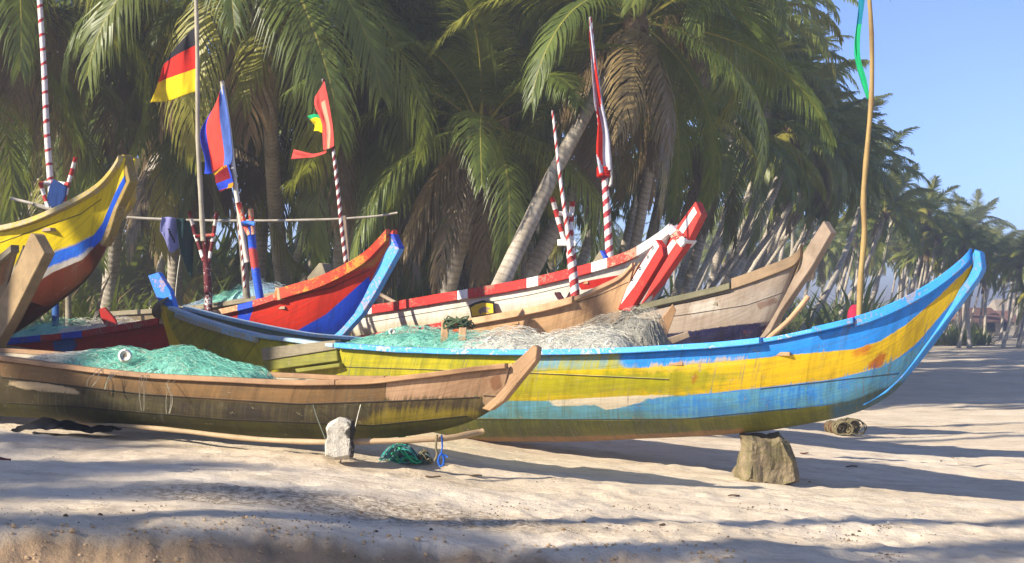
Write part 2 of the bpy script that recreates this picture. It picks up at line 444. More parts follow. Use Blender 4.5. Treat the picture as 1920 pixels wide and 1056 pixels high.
# ------------------------------------------------------------------ the ground
def build_ground():
    angs = []
    a = -180
    while a < 180:
        angs.append(a); a += .22 if -23 <= a < 23 else (2 if abs(a) < 60 else 8)
    ds = []; d = 1.5
    while d < 6: ds.append(d); d += .5
    while d < 18: ds.append(d); d += .045+.004*(d-6)
    while d < 90: ds.append(d); d *= 1.02
    while d < 6000: ds.append(d); d *= 1.3
    V = [(0, 0, gsmooth(0)-.1)]; n = len(angs)
    for d in ds:
        for a in angs:
            x, y = d*math.sin(R(a)), d*math.cos(R(a))
            V.append((x, y, ground(x, y) if -70 < a < 70 else gsmooth(x)-(.17 if y < 8 else 0)))
    F_ = [(0, 1+(k+1) % n, 1+k) for k in range(n)]
    for i in range(len(ds)-1):
        for k in range(n):
            p = 1+i*n+k; q = 1+i*n+(k+1) % n
            F_.append((p, q, q+n, p+n))
    me = mesh_from(V, F_)
    m, nt, bs, out = newmat('beach_sand'); g = N(nt); ob = g.coord('Object')
    big = g.noise(g.scale(ob, (.35, .9, 1)), 1, 4, .6); mid = g.noise(g.scale(ob, (1.6, 4, 1)), 1.3, 6, .7)
    fine = g.noise(ob, 22, 5, .75); vf = g.noise(ob, 130, 3, .7)
    col = g.mix(g.map(big, .35, .65), lin('#e4d5bd'), lin('#d5c3a7'))
    col = g.mix(g.map(mid, .48, .72, 0, .55), col, lin('#a08a70'))
    col = g.mix(g.map(fine, .55, .75, 0, .35), col, lin('#8c765c'))
    col = g.mix(g.map(vf, .6, .8, 0, .5), col, lin('#6d5a46'))
    # dark wrack churned into the sand near the front, and the damp cut bank
    sp = g.new('ShaderNodeSeparateXYZ'); g.put(sp.inputs[0], ob)
    X, Y = sp.outputs[0], sp.outputs[1]
    ex = g.math('DIVIDE', g.math('ADD', X, .95), 1.5); ey = g.math('DIVIDE', g.math('SUBTRACT', Y, 8.75), .5)
    rr = g.math('ADD', g.math('MULTIPLY', ex, ex), g.math('MULTIPLY', ey, ey))
    pm = g.math('MULTIPLY', g.map(g.math('ADD', rr, g.math('MULTIPLY', mid, 1.2)), 1.1, 1.9, 1, 0), g.map(fine, .42, .56))
    col = g.mix(g.math('MULTIPLY', pm, .75), col, lin('#77644c'))
    wet = g.map(g.attr('bank'), .1, .7)
    wm = g.mix(g.map(mid, .4, .62), lin('#a5835f'), lin('#7f684c'))
    col = g.mix(g.math('MULTIPLY', wet, .8), col, wm)
    nt.links.new(col, bs.inputs['Base Color']); bs.inputs['Roughness'].default_value = .95
    bs.inputs['Specular IOR Level'].default_value = .1
    h = g.math('ADD', g.math('MULTIPLY', mid, 1.0), g.math('ADD', g.math('MULTIPLY', fine, .45), g.math('MULTIPLY', vf, .12)))
    nt.links.new(g.bump(h, .8, .035), bs.inputs['Normal'])
    at = me.attributes.new('bank', 'FLOAT', 'POINT'); vals = []
    for v in V:
        x, y = v[0], v[1]; ys = 7.15+.30*(x+2.6)+.16*mn.noise(Vector((x*1.5, 0, 9)))
        vals.append((1-sstep(.0, 1.4, x))*(1-sstep(ys-.18, ys+.02, y)))
    at.data.foreach_set('value', vals)
    o = link('beach_sand', me, None, [m]); setp(o, 'pale rippled beach sand with wrack and a low cut bank in front', None, None, 'structure')
build_ground()

# ------------------------------------------------------------------ boats
M_blue = worn('paint_sky_blue', '#3a98ea', '#2c84d8', '#9a8a70', .3)
M_blue2 = worn('paint_light_blue', '#52a6ee', '#3a8ede', '#c4bca8', .34)
M_tan = worn('timber_tan', '#b08a62', '#8d6b49', peel=.1)
M_tan_l = worn('timber_pale', '#c9a27a', '#a98460', peel=.1)
M_grey = worn('timber_grey', '#8a8068', '#6b624e', peel=.15)
M_weath = worn('timber_weathered', '#a08d76', '#7d6c58', peel=.1)
M_red = worn('paint_red', '#c02a22', '#a32220', '#8a7862', .3)
M_red_l = worn('paint_coral_red', '#d2483a', '#b93328', '#b09a7a', .4)
M_white = worn('paint_white', '#eeebe4', '#dcd8d0', '#b8a890', .12)
M_royal = worn('paint_royal_blue', '#1f4fd0', '#1a41b0', '#8a8070', .15)
M_bright = worn('paint_bright_blue', '#2f7de0', '#2a6cd0', '#b09070', .3)
M_moss = worn('timber_mossy', '#85812f', '#5f6022', '#8a7c5a', .25)
M_yel = worn('paint_yellow', '#d6b21e', '#bd9a18', '#8a8060', .25)
M_rope = plain('rope_fibre', '#8a7c60', .9, .5, 60)
M_black = plain('black_sheet', '#17171a', .45, .4, 12)

def rope_coils(name, pts_list, r, mat, parent):
    mb = MB()
    for pts in pts_list: mb.tube(pts, r, 6)
    return mb.build(name, mat, parent)

# --- blue, yellow and green boat in the middle
B = Boat((300, 16.45), (1838, 11.45), 'long boat with blue gunwale and yellow and light blue bands, bow propped on a boulder')
B.stations([(314, 576, 300, 596, .10), (385, 602, 335, 655, .24), (480, 629, 420, 735, .40), (560, 640, 530, 790, .52), (640, 650, 640, 812, .61),
  (800, 660, 800, 823, .69), (1000, 663, 1000, 829, .73), (1200, 658, 1200, 823, .73), (1400, 645, 1390, 813, .66), (1520, 624, 1500, 797, .56),
  (1620, 600, 1604, 774, .44), (1700, 566, 1672, 738, .30), (1760, 531, 1720, 686, .19), (1808, 492, 1776, 612, .11), (1822, 474, 1826, 520, .07)])
B.hull('#2486dc', [
  dict(p=[(200, 560), (1160, 560), (1160, 690), (1300, 700), (1300, 900), (200, 900)], c='#b4a61a', c2='#8b8a1a', soft=.02, edge=.12, drip=.1),
  dict(p=[(960, 672), (1080, 668), (1160, 665), (1170, 694), (1100, 696), (1010, 692)], c='#a8a238', c2='#6f9aa8', soft=.03, edge=.1, drip=.12),
  dict(p=[(900, 700), (1100, 694), (1200, 690), (1300, 683), (1420, 672), (1520, 662), (1600, 655), (1650, 640), (1700, 608), (1760, 556), (1800, 517), (1824, 493), (1838, 506), (1780, 573), (1720, 643), (1690, 668), (1650, 690), (1560, 712), (1420, 728), (1330, 738), (1200, 745), (1050, 750), (880, 752)], c='#dcb40e', c2='#ccaa10', soft=.004, edge=.02, drip=.02),
  dict(p=[(880, 700), (1100, 697), (1300, 690), (1390, 700), (1300, 736), (1200, 742), (1050, 748), (880, 752)], c='#989210', c2='#aca014', soft=.05, edge=.25),
  dict(p=[(1190, 700), (1210, 685), (1300, 676), (1400, 668), (1400, 684), (1290, 694)], c='#d8b340', soft=.01, edge=.05, drip=.12, op=.6),
  dict(p=[(820, 752), (1050, 752), (1200, 747), (1330, 740), (1420, 730), (1560, 714), (1650, 692), (1690, 670), (1740, 640), (1690, 716), (1594, 752), (1500, 764), (1387, 777), (1281, 785), (1144, 788), (1000, 786), (860, 784)], c='#5fa8cc', c2='#5a8f94', soft=.005, edge=.02),
  dict(p=[(1130, 752), (1330, 742), (1560, 716), (1690, 672), (1740, 640), (1690, 716), (1594, 752), (1500, 764), (1387, 777), (1330, 782), (1170, 772)], c='#2a8ae8', c2='#4a94bc', soft=.02, edge=.12, drip=.2, patchy=.4),
  dict(p=[(800, 788), (860, 785), (1000, 786), (1144, 789), (1281, 786), (1387, 778), (1500, 765), (1594, 753), (1690, 716), (1720, 850), (1200, 860), (780, 860)], c='#6d7022', c2='#3f4a20', soft=.006, edge=.03),
  dict(p=[(1560, 762), (1600, 752), (1690, 716), (1730, 690), (1700, 740), (1640, 775), (1560, 800)], c='#1f5f8c', c2='#2a5058', soft=.03, edge=.1),
  dict(p=[(700, 822), (900, 821), (1100, 818), (1260, 812), (1400, 803), (1400, 860), (700, 860)], c='#9a7350', c2='#7b5a3c', soft=.006, edge=.05),
  dict(p=[(1010, 753), (1040, 750), (1175, 743), (1272, 739), (1218, 750), (1175, 762), (1137, 770), (1118, 759), (1047, 762)], c='#d8cbb0', soft=.004, edge=.03),
  dict(p=[(1585, 670), (1610, 652), (1642, 642), (1625, 664)], c='#c0661c', soft=.01, edge=.06, op=.8),
  dict(p=[(1622, 690), (1650, 662), (1668, 655), (1650, 690)], c='#a8481c', soft=.008, edge=.05, op=.8),
  dict(p=[(1290, 716), (1312, 690), (1325, 690), (1300, 722)], c='#a04a1c', soft=.01, edge=.05, op=.6),
 ], seams=[[(640, 688), (1000, 700), (1258, 712)], [(1420, 730), (1580, 712), (1690, 700)], [(820, 786), (1000, 787), (1281, 786), (1500, 765)]],
 peel=.24, streak=.8, algae=.22, algae_col='#5c5f1c', algae_hi=.3, inner='#7d8a70')
uL, uR = B.u_of(636), B.u_of(1430)
for sd_ in (-1, 1):
    B.rail('gunwale', uL, uR, sd_, .13, .05, .015, .012, M_blue2, 40)
    B.rail('gunwale', uR+.002, B.u_of(1532), sd_, .09, .035, -.01, .012, M_blue2, 12)
    B.rail('gunwale', B.u_of(1528), B.u_of(1604), sd_, .12, .05, .01, .016, M_blue, 10)
    B.rail('gunwale', B.u_of(1604)+.001, .985, sd_, .07, .085, 0, .004, M_blue, 24)
    B.rail('gunwale', .012, uL-.004, sd_, .11, .04, .0, .006, worn('paint_flaking_blue_white', '#a9bcc4', '#6ea6d2', '#c9bda2', .3), 24)
B.rail('rubbing_strake', .03, B.u_of(488), -1, .07, .06, .05, -.035, worn('paint_pale_blue_worn', '#8fb0bd', '#5f9fce', '#a39b80', .6), 18)
B.slab('stem_post', [(1827, 468), (1838, 473), (1842, 503), (1835, 520), (1718, 676), (1692, 708), (1662, 736), (1620, 760), (1600, 758), (1640, 730), (1680, 692), (1703, 668), (1815, 520), (1824, 500)], .135, worn('paint_stem_blue', '#3f9ae6', '#3387d2', '#9a7f60', .18))
B.slab('stern_post', [(277, 517), (296, 511), (318, 545), (328, 580), (308, 592), (294, 560)], .07, M_bright)
B.slab('stern_board', [(296, 570), (310, 578), (338, 645), (342, 700), (318, 650)], .10, M_yel, yc=-.05)
bb = .56
B.slab('bracket_beam', [(489, 653), (628, 638), (631, 655), (492, 677)], .09, M_grey, yc=-.60)
B.slab('bracket_board', [(490, 679), (631, 657), (633, 677), (500, 695)], .07, M_moss, yc=-.60)
B.slab('bracket_strip', [(552, 692), (636, 681), (637, 688), (556, 699)], .10, M_moss, yc=-.60)
for q in (700, 860, 1060, 1260, 1460): B.thwart(q, M_tan)
# rope lashing round the stern post
c0 = B.loc(308, 582, 0); rp = []
for k in range(5):
    rp.append([Vector((c0[0]+.03*k-.05+.03*math.sin(t*math.pi/8), .13*math.cos(t*math.pi/8), c0[1]+.01+.10*math.sin(t*math.pi/8)+.01*k)) for t in range(17)])
rope_coils('rope_lashing', rp, .012, M_rope, B.root)

# --- small brown boat in front
A = Boat((-700, 15.0), (965, 10.85), 'small brown unpainted boat with mossy hull and plain wooden bow, nearest to the water')
A.stations([(-700, 640, -680, 690, .05), (-560, 648, -540, 745, .2), (-350, 655, -340, 765, .33), (-150, 662, -150, 773, .40), (0, 674, 0, 780, .43),
  (137, 692, 137, 790, .45), (275, 707, 275, 803, .45), (420, 715, 420, 815, .44), (560, 721, 560, 823, .42), (680, 719, 680, 824, .36),
  (780, 709, 765, 818, .29), (860, 699, 835, 805, .2), (915, 693, 894, 785, .12), (955, 689, 944, 753, .06)])
A.hull('#423920', [
  dict(p=[(-800, 600), (0, 640), (0, 706), (137, 723), (275, 739), (420, 752), (560, 757), (650, 756), (722, 752), (722, 690), (400, 660)], c='#80613c', c2='#675032', soft=.005, edge=.02),
  dict(p=[(722, 752), (726, 700), (1000, 660), (990, 760), (935, 740), (905, 744), (820, 750)], c='#b89574', c2='#a27e5c', soft=.004, edge=.012),
  dict(p=[(905, 742), (960, 735), (960, 760), (915, 765), (905, 755)], c='#b0906c', soft=.004, edge=.01),
  dict(p=[(14, 714), (80, 718), (152, 730), (150, 741), (70, 733), (16, 724)], c='#b8a280', soft=.006, edge=.04),
  dict(p=[(700, 752), (905, 745), (905, 762), (880, 780), (700, 778)], c='#3a3024', c2='#6a5a30', soft=.02, edge=.08, drip=.16),
  dict(p=[(730, 768), (880, 768), (900, 775), (800, 795), (700, 800), (660, 792)], c='#8a7a1c', c2='#a08c2a', soft=.03, edge=.12, drip=.1, op=.8),
  dict(p=[(-800, 780), (0, 755), (137, 763), (300, 775), (420, 787), (560, 795), (700, 798), (880, 780), (900, 860), (-800, 860)], c='#4c4a16', c2='#33330f', soft=.006, edge=.03),
  dict(p=[(60, 735), (300, 750), (560, 765), (690, 762), (690, 790), (500, 792), (200, 768), (60, 752)], c='#38322a', c2='#5a5232', soft=.02, edge=.1, drip=.1),
  dict(p=[(918, 712), (936, 700), (942, 728), (924, 732)], c='#7a4a2a', soft=.01, edge=.03, op=.7),
 ], seams=[[(0, 707), (137, 724), (275, 740), (560, 758), (720, 753), (900, 745)], [(0, 755), (137, 763), (420, 787), (700, 798), (880, 780)], [(905, 742), (935, 744), (950, 720)]],
 peel=.2, streak=.3, algae=.5, algae_col='#4a4b14', algae_hi=.35, inner='#a89c84', wood='#8f8460', thick=.025, roughn=.8)
for sd_ in (-1, 1):
    A.rail('gunwale', .01, A.u_of(632), sd_, .075, .042, .005, .014, worn('timber_brown_rail', '#a3805c', '#83654a', peel=.1), 50)
    A.rail('gunwale', A.u_of(632)+.001, .985, sd_, .07, .04, .004, .012, M_tan, 26)
A.slab('stem_post', [(950, 693), (1000, 647), (1008, 652), (1005, 677), (944, 752), (918, 771), (902, 766), (930, 742)], .09, worn('timber_bow', '#a5835e', '#8b6b4a', peel=.1))
for q in (140, 330, 520, 700): A.thwart(q, M_tan_l, .22, .03)

# --- red and blue boat
C = Boat((-160, 20.6), (736, 16.2), 'red boat with royal blue and light blue bow stripes under the clothes line')
C.stations([(-200, 655, -200, 740, .3), (-60, 648, -50, 755, .45), (82, 636, 90, 757, .55), (178, 625, 180, 752, .6), (302, 604, 300, 745, .6),
  (404, 588, 400, 730, .58), (478, 571, 470, 712, .52), (540, 551, 530, 690, .45), (600, 533, 585, 662, .36), (650, 510, 635, 632, .25),
  (690, 484, 672, 590, .15), (715, 459, 700, 540, .08), (730, 442, 734, 484, .06)])
C.hull('#c0281a', [
  dict(p=[(420, 560), (760, 420), (760, 640), (560, 640)], c='#e0341e', c2='#d02c1a', soft=.03, edge=.1),
  dict(p=[(692, 518), (612, 589), (550, 624), (520, 700), (700, 700), (700, 560)], c='#1a48cc', c2='#1f55dc', soft=.004, edge=.012),
  dict(p=[(640, 618), (600, 624), (560, 650), (600, 700), (720, 600), (690, 560), (668, 590)], c='#2f80dc', c2='#1f55c8', soft=.02, edge=.08, drip=.1, op=.7),
  dict(p=[(730, 440), (690, 490), (660, 508), (700, 500), (735, 460)], c='#d8623c', c2='#d89a30', soft=.02, edge=.08, op=.8),
  dict(p=[(451, 570), (480, 566), (466, 604), (440, 640), (425, 640), (444, 600)], c='#1a48cc', soft=.004, edge=.012),
  dict(p=[(99, 635), (138, 632), (145, 650), (129, 668), (104, 664), (100, 650)], c='#2a5fc0', c2='#2f7ac8', soft=.006, edge=.03),
  dict(p=[(-300, 640), (20, 648), (135, 668), (300, 700), (300, 760), (-300, 760)], c='#d8c8b0', soft=.005, edge=.02),
  dict(p=[(-300, 645), (20, 652), (52, 672), (90, 720), (90, 780), (-300, 780)], c='#d0a818', soft=.005, edge=.02),
 ], seams=[[(450, 580), (530, 560), (620, 540), (695, 505)]], peel=.15, streak=.2, algae=.15, inner='#8a7a64')
for sd_ in (-1, 1):
    m1 = M_red
    segs = [(.02, 82, M_royal), (82, 118, M_red), (118, 121, M_red), (121, 160, M_royal), (160, 302, M_red)] if sd_ < 0 else [(.02, 302, M_weath)]
    for a_, b_, mm in segs:
        u0 = a_ if a_ < 1 else C.u_of(a_); C.rail('gunwale', u0+.0005, C.u_of(b_), sd_, .1, .085, .01, .01, mm, 12)
    C.rail('gunwale', C.u_of(302)+.001, C.u_of(450), sd_, .09, .07, .0, .004, worn('paint_flaking_red_tan', '#c09068', '#b5502f', '#c9a880', .5), 14)
    C.rail('gunwale', C.u_of(450)+.0005, C.u_of(478), sd_, .09, .075, .0, .004, M_royal, 6)
    C.rail('gunwale', C.u_of(478)+.0005, C.u_of(520), sd_, .09, .075, 0, .004, M_red_l, 8)
    C.rail('gunwale', C.u_of(521), .985, sd_, .09, .13, .005, .02, worn('paint_red_yellow_flaking', '#d03a22', '#cc4a2c', '#dca83a', .3), 30)
C.slab('stem_post', [(730, 439), (737, 442), (748, 468), (742, 480), (700, 556), (678, 590), (644, 627), (628, 640), (612, 640), (640, 615), (664, 588), (688, 540), (714, 480)], .10, worn('paint_stem_light_blue', '#55a8e6', '#3f8fd8', '#b89a86', .3))
MBt = C.loc(739, 452, 0)
C.slab('stem_cap', [(729, 438), (737, 439), (749, 466), (741, 462)], .106, M_royal)
for q in (180, 300, 420, 520): C.thwart(q, M_weath)
C.slab('gunwale_end_block', [(515, 539), (523, 540), (526, 562), (520, 564)], .1, M_tan_l, yc=-.47)

# --- tall yellow, blue and brown boat at the left
D = Boat((-520, 20.2), (240, 13.6), 'big high-bowed boat painted yellow above and blue below with red-brown bottom, at the left edge', )
D.stations([(-520, 450, -500, 700, .7), (-300, 452, -300, 712, .75), (-130, 446, -170, 696, .68), (0, 430, -50, 660, .55), (75, 409, 40, 618, .42),
  (150, 374, 118, 562, .28), (190, 349, 168, 518, .17), (215, 322, 206, 446, .10), (231, 296, 240, 350, .07)])
D.hull('#e0c40c', [
  dict(p=[(-600, 560), (0, 520), (87, 480), (147, 457), (175, 442), (192, 419), (215, 364), (235, 325), (260, 300), (300, 700), (-600, 800)], c='#1458e0', c2='#1a66e6', soft=.004, edge=.01),
  dict(p=[(87, 478), (147, 457), (175, 442), (160, 480), (100, 505), (52, 534), (30, 540)], c='#2f78dc', c2='#1a58d8', soft=.02, edge=.05),
  dict(p=[(40, 530), (95, 500), (155, 476), (172, 460), (176, 466), (158, 488), (102, 514), (50, 546)], c='#c4bba6', soft=.01, edge=.07, op=.9),
  dict(p=[(-600, 660), (0, 570), (50, 541), (100, 510), (155, 487), (185, 455), (215, 430), (300, 500), (300, 800), (-600, 800)], c='#6b2a18', c2='#5a2a18', soft=.004, edge=.012),
  dict(p=[(-600, 720), (0, 620), (80, 590), (140, 540), (200, 480), (260, 560), (100, 800), (-600, 800)], c='#4f3520', c2='#3a2a1a', soft=.05, edge=.1),
 ], seams=[[(-200, 500), (0, 455), (75, 428), (150, 402), (192, 372)]], peel=.1, streak=.15, algae=.1, inner='#a09050', wood='#b8ac8a')
for sd_ in (-1, 1):
    D.rail('gunwale', .01, .985, sd_, .08, .055, .01, 0, worn('timber_yellow_worn', '#bfa64a', '#a08c50', '#a89a78', .45), 40)
D.slab('stem_post', [(227, 290), (232, 290), (243, 341), (219, 392), (204, 440), (192, 462), (184, 456), (196, 430), (213, 388), (236, 340)], .10, worn('timber_yellow_brown', '#8f7a3c', '#7a6236', '#9a8a68', .3))
for q in (-60, 80): D.thwart(q, M_weath)

# --- plain wooden bow in the lower left corner
E_ = Boat((-520, 17.0), (70, 13.2), 'plain grey-brown wooden boat, only its thick bow post showing in the lower left corner')
E_.stations([(-520, 560, -500, 720, .45), (-300, 560, -300, 735, .5), (-150, 540, -170, 720, .4), (-60, 515, -80, 680, .24), (-5, 492, -30, 645, .13), (30, 465, 0, 610, .06)])
E_.hull('#8f7c60', [dict(p=[(-100, 500), (-20, 480), (20, 480), (10, 530), (-60, 560)], c='#a0622e', c2='#7a5a3a', soft=.02, edge=.08)], peel=.15, algae=.2, inner='#7d6f58')
for sd_ in (-1, 1): E_.rail('gunwale', .01, .98, sd_, .09, .07, 0, 0, M_grey, 20)
E_.slab('stem_post', [(57, 437), (64, 440), (83, 475), (60, 520), (20, 600), (-15, 660), (-40, 650), (-20, 600), (20, 520)], .12, worn('timber_post_pale', '#98805c', '#7a6546', peel=.15))

# --- red and white boat
Fb = Boat((520, 23.2), (1310, 17.9), 'white boat with red-and-white chequered gunwale and a yellow-and-black shield on its side')
Fb.stations([(560, 609, 560, 690, .5), (680, 588, 690, 690, .6), (863, 558, 870, 682, .65), (994, 535, 1000, 670, .62), (1100, 510, 1090, 655, .52),
  (1180, 485, 1160, 628, .36), (1236, 452, 1205, 590, .16), (1256, 436, 1228, 545, .08), (1270, 425, 1262, 480, .05)])
Fb.hull('#d8d2c4', [
  dict(p=[(1082, 530), (1165, 515), (1166, 530), (1090, 545)], c='#b8241f', soft=.004, edge=.008),
  dict(p=[(1165, 530), (1215, 492), (1240, 470), (1230, 500), (1180, 545)], c='#b8241f', soft=.004, edge=.008),
  dict(p=[(640, 622), (1080, 560), (1080, 700), (640, 700)], c='#cfc6ae', c2='#c4b898', soft=.04, edge=.1),
  dict(p=[(760, 635), (900, 615), (930, 622), (900, 640), (770, 660)], c='#a82a22', soft=.01, edge=.04),
  dict(p=[(1150, 530), (1180, 505), (1190, 512), (1160, 535)], c='#d89030', soft=.02, edge=.08, op=.6),
 ], seams=[[(682, 606), (863, 576), (994, 553), (1100, 528)]], peel=.08, streak=.15, algae=.15, inner='#b8a890')
marks = [(600, 660, M_red), (660, 674, M_red), (674, 702, M_white), (702, 862, M_red), (862, 882, M_white), (882, 992, M_red), (992, 1014, M_white), (1014, 1113, M_red), (1113, 1143, M_white), (1143, 1198, M_red_l), (1198, 1258, M_white)]
for sd_ in (-1, 1):
    for a_, b_, mm in marks: Fb.rail('gunwale', Fb.u_of(a_)+.0004, Fb.u_of(b_)-.0004, sd_, .09, .13, .01, .03, mm, 10)
sp_ = [(1304, 378), (1315, 402), (1290, 452), (1236, 530), (1200, 575), (1166, 582), (1180, 560), (1215, 510), (1258, 440)]
Fb.slab('stem_post', sp_, .15, worn('paint_post_red', '#c8342a', '#b3281f', '#a88a6a', .15))
Fb.slab('stem_stripe', [(1301, 387), (1307, 399), (1279, 441), (1269, 436)], .156, M_white)
Fb.slab('stem_stripe', [(1262, 447), (1271, 452), (1232, 509), (1206, 535), (1202, 532), (1228, 492)], .156, M_white)
# rope binding with two chocks
Fb.slab('rope_binding', [(1256, 444), (1270, 430), (1284, 444), (1270, 458)], .22, worn('rope_red', '#9a2a2a', '#7a2022', '#c49a80', .5))
Fb.slab('chock', [(1247, 432), (1258, 422), (1268, 432), (1256, 442)], .24, M_white)
Fb.slab('chock', [(1267, 452), (1278, 443), (1288, 451), (1276, 464)], .24, M_white)
# shield painted on a board
shy = -.66
Fb.slab('shield_board', [(879, 573), (890, 567), (905, 563), (925, 565), (928, 588), (884, 596)], .02, M_black, yc=-.675, bev=.002)
Fb.slab('shield_field', [(882, 577), (892, 571), (906, 567.5), (924, 570), (925, 587), (886, 594)], .02, M_yel, yc=-.679, bev=.002)
Fb.slab('shield_figure', [(897, 583), (903, 576), (912, 575), (921, 578), (914, 582), (918, 588), (906, 585), (900, 590)], .02, worn('paint_grey_brown', '#8a7460', '#4a443c', peel=.3), yc=-.682, bev=.001)
for q in (760, 940, 1090): Fb.thwart(q, M_tan)
Fb.slab('frame_block', [(1102, 505), (1124, 470), (1134, 478), (1138, 492), (1118, 502)], .05, M_grey, yc=.1)
Fb.slab('frame_block', [(1124, 470), (1128, 470), (1139, 488), (1134, 492)], .09, M_royal, yc=.08)

# --- tan plank boat with starred bow
G = Boat((640, 21.5), (1235, 16.1), 'bare tan plywood boat whose white bow board carries small black stars')
G.stations([(640, 640, 640, 690, .4), (760, 622, 760, 700, .55), (867, 604, 870, 700, .55), (980, 583, 980, 690, .5), (1070, 562, 1062, 668, .36),
  (1125, 538, 1112, 645, .2), (1165, 518, 1148, 615, .09), (1190, 492, 1172, 575, .05)])
G.hull('#c39c72', [dict(p=[(1000, 540), (1200, 480), (1200, 640), (1060, 640)], c='#cfa980', c2='#b98f66', soft=.06, edge=.2),
   dict(p=[(640, 640), (860, 615), (900, 640), (760, 700), (640, 700)], c='#b05a3a', soft=.02, edge=.05)],
   seams=[[(1060, 573), (1120, 555), (1180, 528)], [(900, 650), (1000, 633), (1100, 612)]], peel=.05, streak=.12, algae=.1, inner='#b08a64')
for sd_ in (-1, 1):
    G.rail('gunwale', G.u_of(867), G.u_of(1079), sd_, .07, .085, .02, -.02, M_tan_l, 20)
    G.rail('gunwale', G.u_of(1080), .98, sd_, .05, .05, 0, -.01, M_tan_l, 14)
    G.rail('gunwale', .02, G.u_of(866), sd_, .08, .08, .01, 0, M_red, 16)
st_ = G.slab('stem_post', [(1230, 449), (1241, 463), (1243, 480), (1200, 552), (1180, 584), (1158, 580), (1172, 545), (1200, 497)], .09, worn('paint_post_red2', '#c02f26', '#a8241e', '#8a7458', .2))
G.slab('stem_face', [(1230, 451), (1236, 462), (1192, 534), (1162, 574), (1175, 540), (1202, 495)], .096, M_white)
# small stars on the white face
def star(parent, bt, px, py, r, y0):
    mb = MB(); x0, z0 = bt.loc(px, py, y0); rr = r/FPX*16.3
    for k in range(8):
        a0 = k*math.pi/4
        for (r1, r2) in ((rr*.45, rr),):
            w = .004
            d0 = Vector((math.cos(a0), 0, math.sin(a0))); pe = Vector((-d0.z, 0, d0.x))*w
            c = Vector((x0, y0, z0)); b = len(mb.v)
            for dy in (0, -.004):
                mb.v += [c+d0*r1-pe+Vector((0, dy, 0)), c+d0*r2+Vector((0, dy, 0)), c+d0*r1+pe+Vector((0, dy, 0))]; mb.uv += [(0, 0)]*3
            mb.f += [(b, b+1, b+2), (b+3, b+5, b+4), (b, b+3, b+4, b+1), (b+1, b+4, b+5, b+2), (b+2, b+5, b+3, b)]; mb.mi += [0]*5
    mb.tube([Vector((x0+math.cos(t*math.pi/5)*rr*.42, y0-.002, z0+math.sin(t*math.pi/5)*rr*.42)) for t in range(11)], .0035, 4)
    mb.build('star', M_black, parent, smooth=False)
for px, py in ((1224, 465), (1215, 482), (1200, 504), (1186, 524)): star(st_, G, px, py, 4.6, -.049)
for q in (820, 960): G.thwart(q, M_tan)
b0 = G.loc(1059, 552, -.1); rp = []
random.seed(4)
for k in range(12):
    r0 = random.uniform(.05, .11)
    rp.append([Vector((b0[0]+r0*1.5*math.cos(t*.6+k), -.1+r0*math.sin(t*.6+k)*.8, b0[1]-.03+.05*math.sin(t*1.3+k*2))) for t in range(11)])
ox = bpy.data.objects  # coil of dark rope on the rail
rb = MB()
for q in rp: rb.tube([G.world(v) for v in q], .012, 5)
setp(rb.build('rope_coil', plain('rope_maroon', '#4a2226', .8, .5, 40), origin=G.world((b0[0], -.1, b0[1]))), 'small dark maroon rope coil lying on the rail of the tan boat', 'rope')

# --- grey weathered plank boat
H = Boat((1060, 18.2), (1550, 15.0), 'grey weathered plank boat with dark blue bottom strake, right of the starred bow')
H.stations([(1060, 606, 1060, 700, .45), (1120, 596, 1120, 712, .5), (1207, 577, 1210, 714, .5), (1300, 556, 1290, 706, .46), (1373, 538, 1360, 690, .38),
  (1440, 514, 1410, 662, .24), (1488, 494, 1438, 628, .12), (1504, 474, 1462, 588, .06)])
H.hull('#a29180', [
  dict(p=[(1180, 600), (1249, 627), (1360, 612), (1446, 602), (1500, 590), (1480, 720), (1150, 720)], c='#14152a', c2='#20204a', soft=.006, edge=.03, drip=.03),
  dict(p=[(1330, 560), (1420, 545), (1480, 540), (1440, 600), (1350, 600)], c='#9a8a78', c2='#b0a294', soft=.05, edge=.2),
  dict(p=[(1290, 575), (1340, 560), (1350, 580), (1300, 592)], c='#c4bcae', soft=.03, edge=.1, op=.7),
  dict(p=[(1415, 570), (1450, 558), (1462, 566), (1425, 580)], c='#6a3f2c', soft=.01, edge=.06, op=.6),
 ], seams=[[(1207, 600), (1300, 588), (1400, 572), (1470, 548)], [(1207, 583), (1300, 565), (1373, 548)]], peel=.1, streak=.3, algae=.15, algae_col='#57513a', inner='#8a7c68')
for sd_ in (-1, 1):
    H.rail('gunwale', .02, H.u_of(1373), sd_, .08, .07, .01, .01, worn('timber_green_grey', '#6f6a50', '#57533e', peel=.15), 20)
    H.rail('gunwale', H.u_of(1374), .985, sd_, .05, .12, 0, .03, worn('timber_plank_brown', '#92795a', '#7a654c', peel=.15), 16)
H.slab('stem_post', [(1544, 414), (1558, 437), (1522, 500), (1462, 586), (1444, 622), (1424, 642), (1424, 620), (1494, 508), (1506, 474)], .10, worn('timber_post_weathered', '#9b8874', '#7f6d5a', peel=.15))
for q in (1200, 1330): H.thwart(q, M_grey)
# driftwood prop in front of the bow, and broken timbers at the stern end
def stick(name, pts, rad, mat, label, cat='pole', n=8, group=None, smoothn=14):
    w = smooth_path(pts, smoothn)
    r = rad if not isinstance(rad, tuple) else [rad[0]+(rad[1]-rad[0])*i/(len(w)-1) for i in range(len(w))]
    o = MB().tube([p-w[-1] for p in w], r, n).build(name, mat); o.location = w[-1]
    return setp(o, label, cat, group)
stick('leaning_stick', [P(1516, 556, 14.6), P(1480, 600, 14.6), P(1440, 636, 14.6), P(1420, 660, 14.6)], .028, M_tan_l, 'pale peeled stick leaning against the bow of the grey plank boat', 'stick')

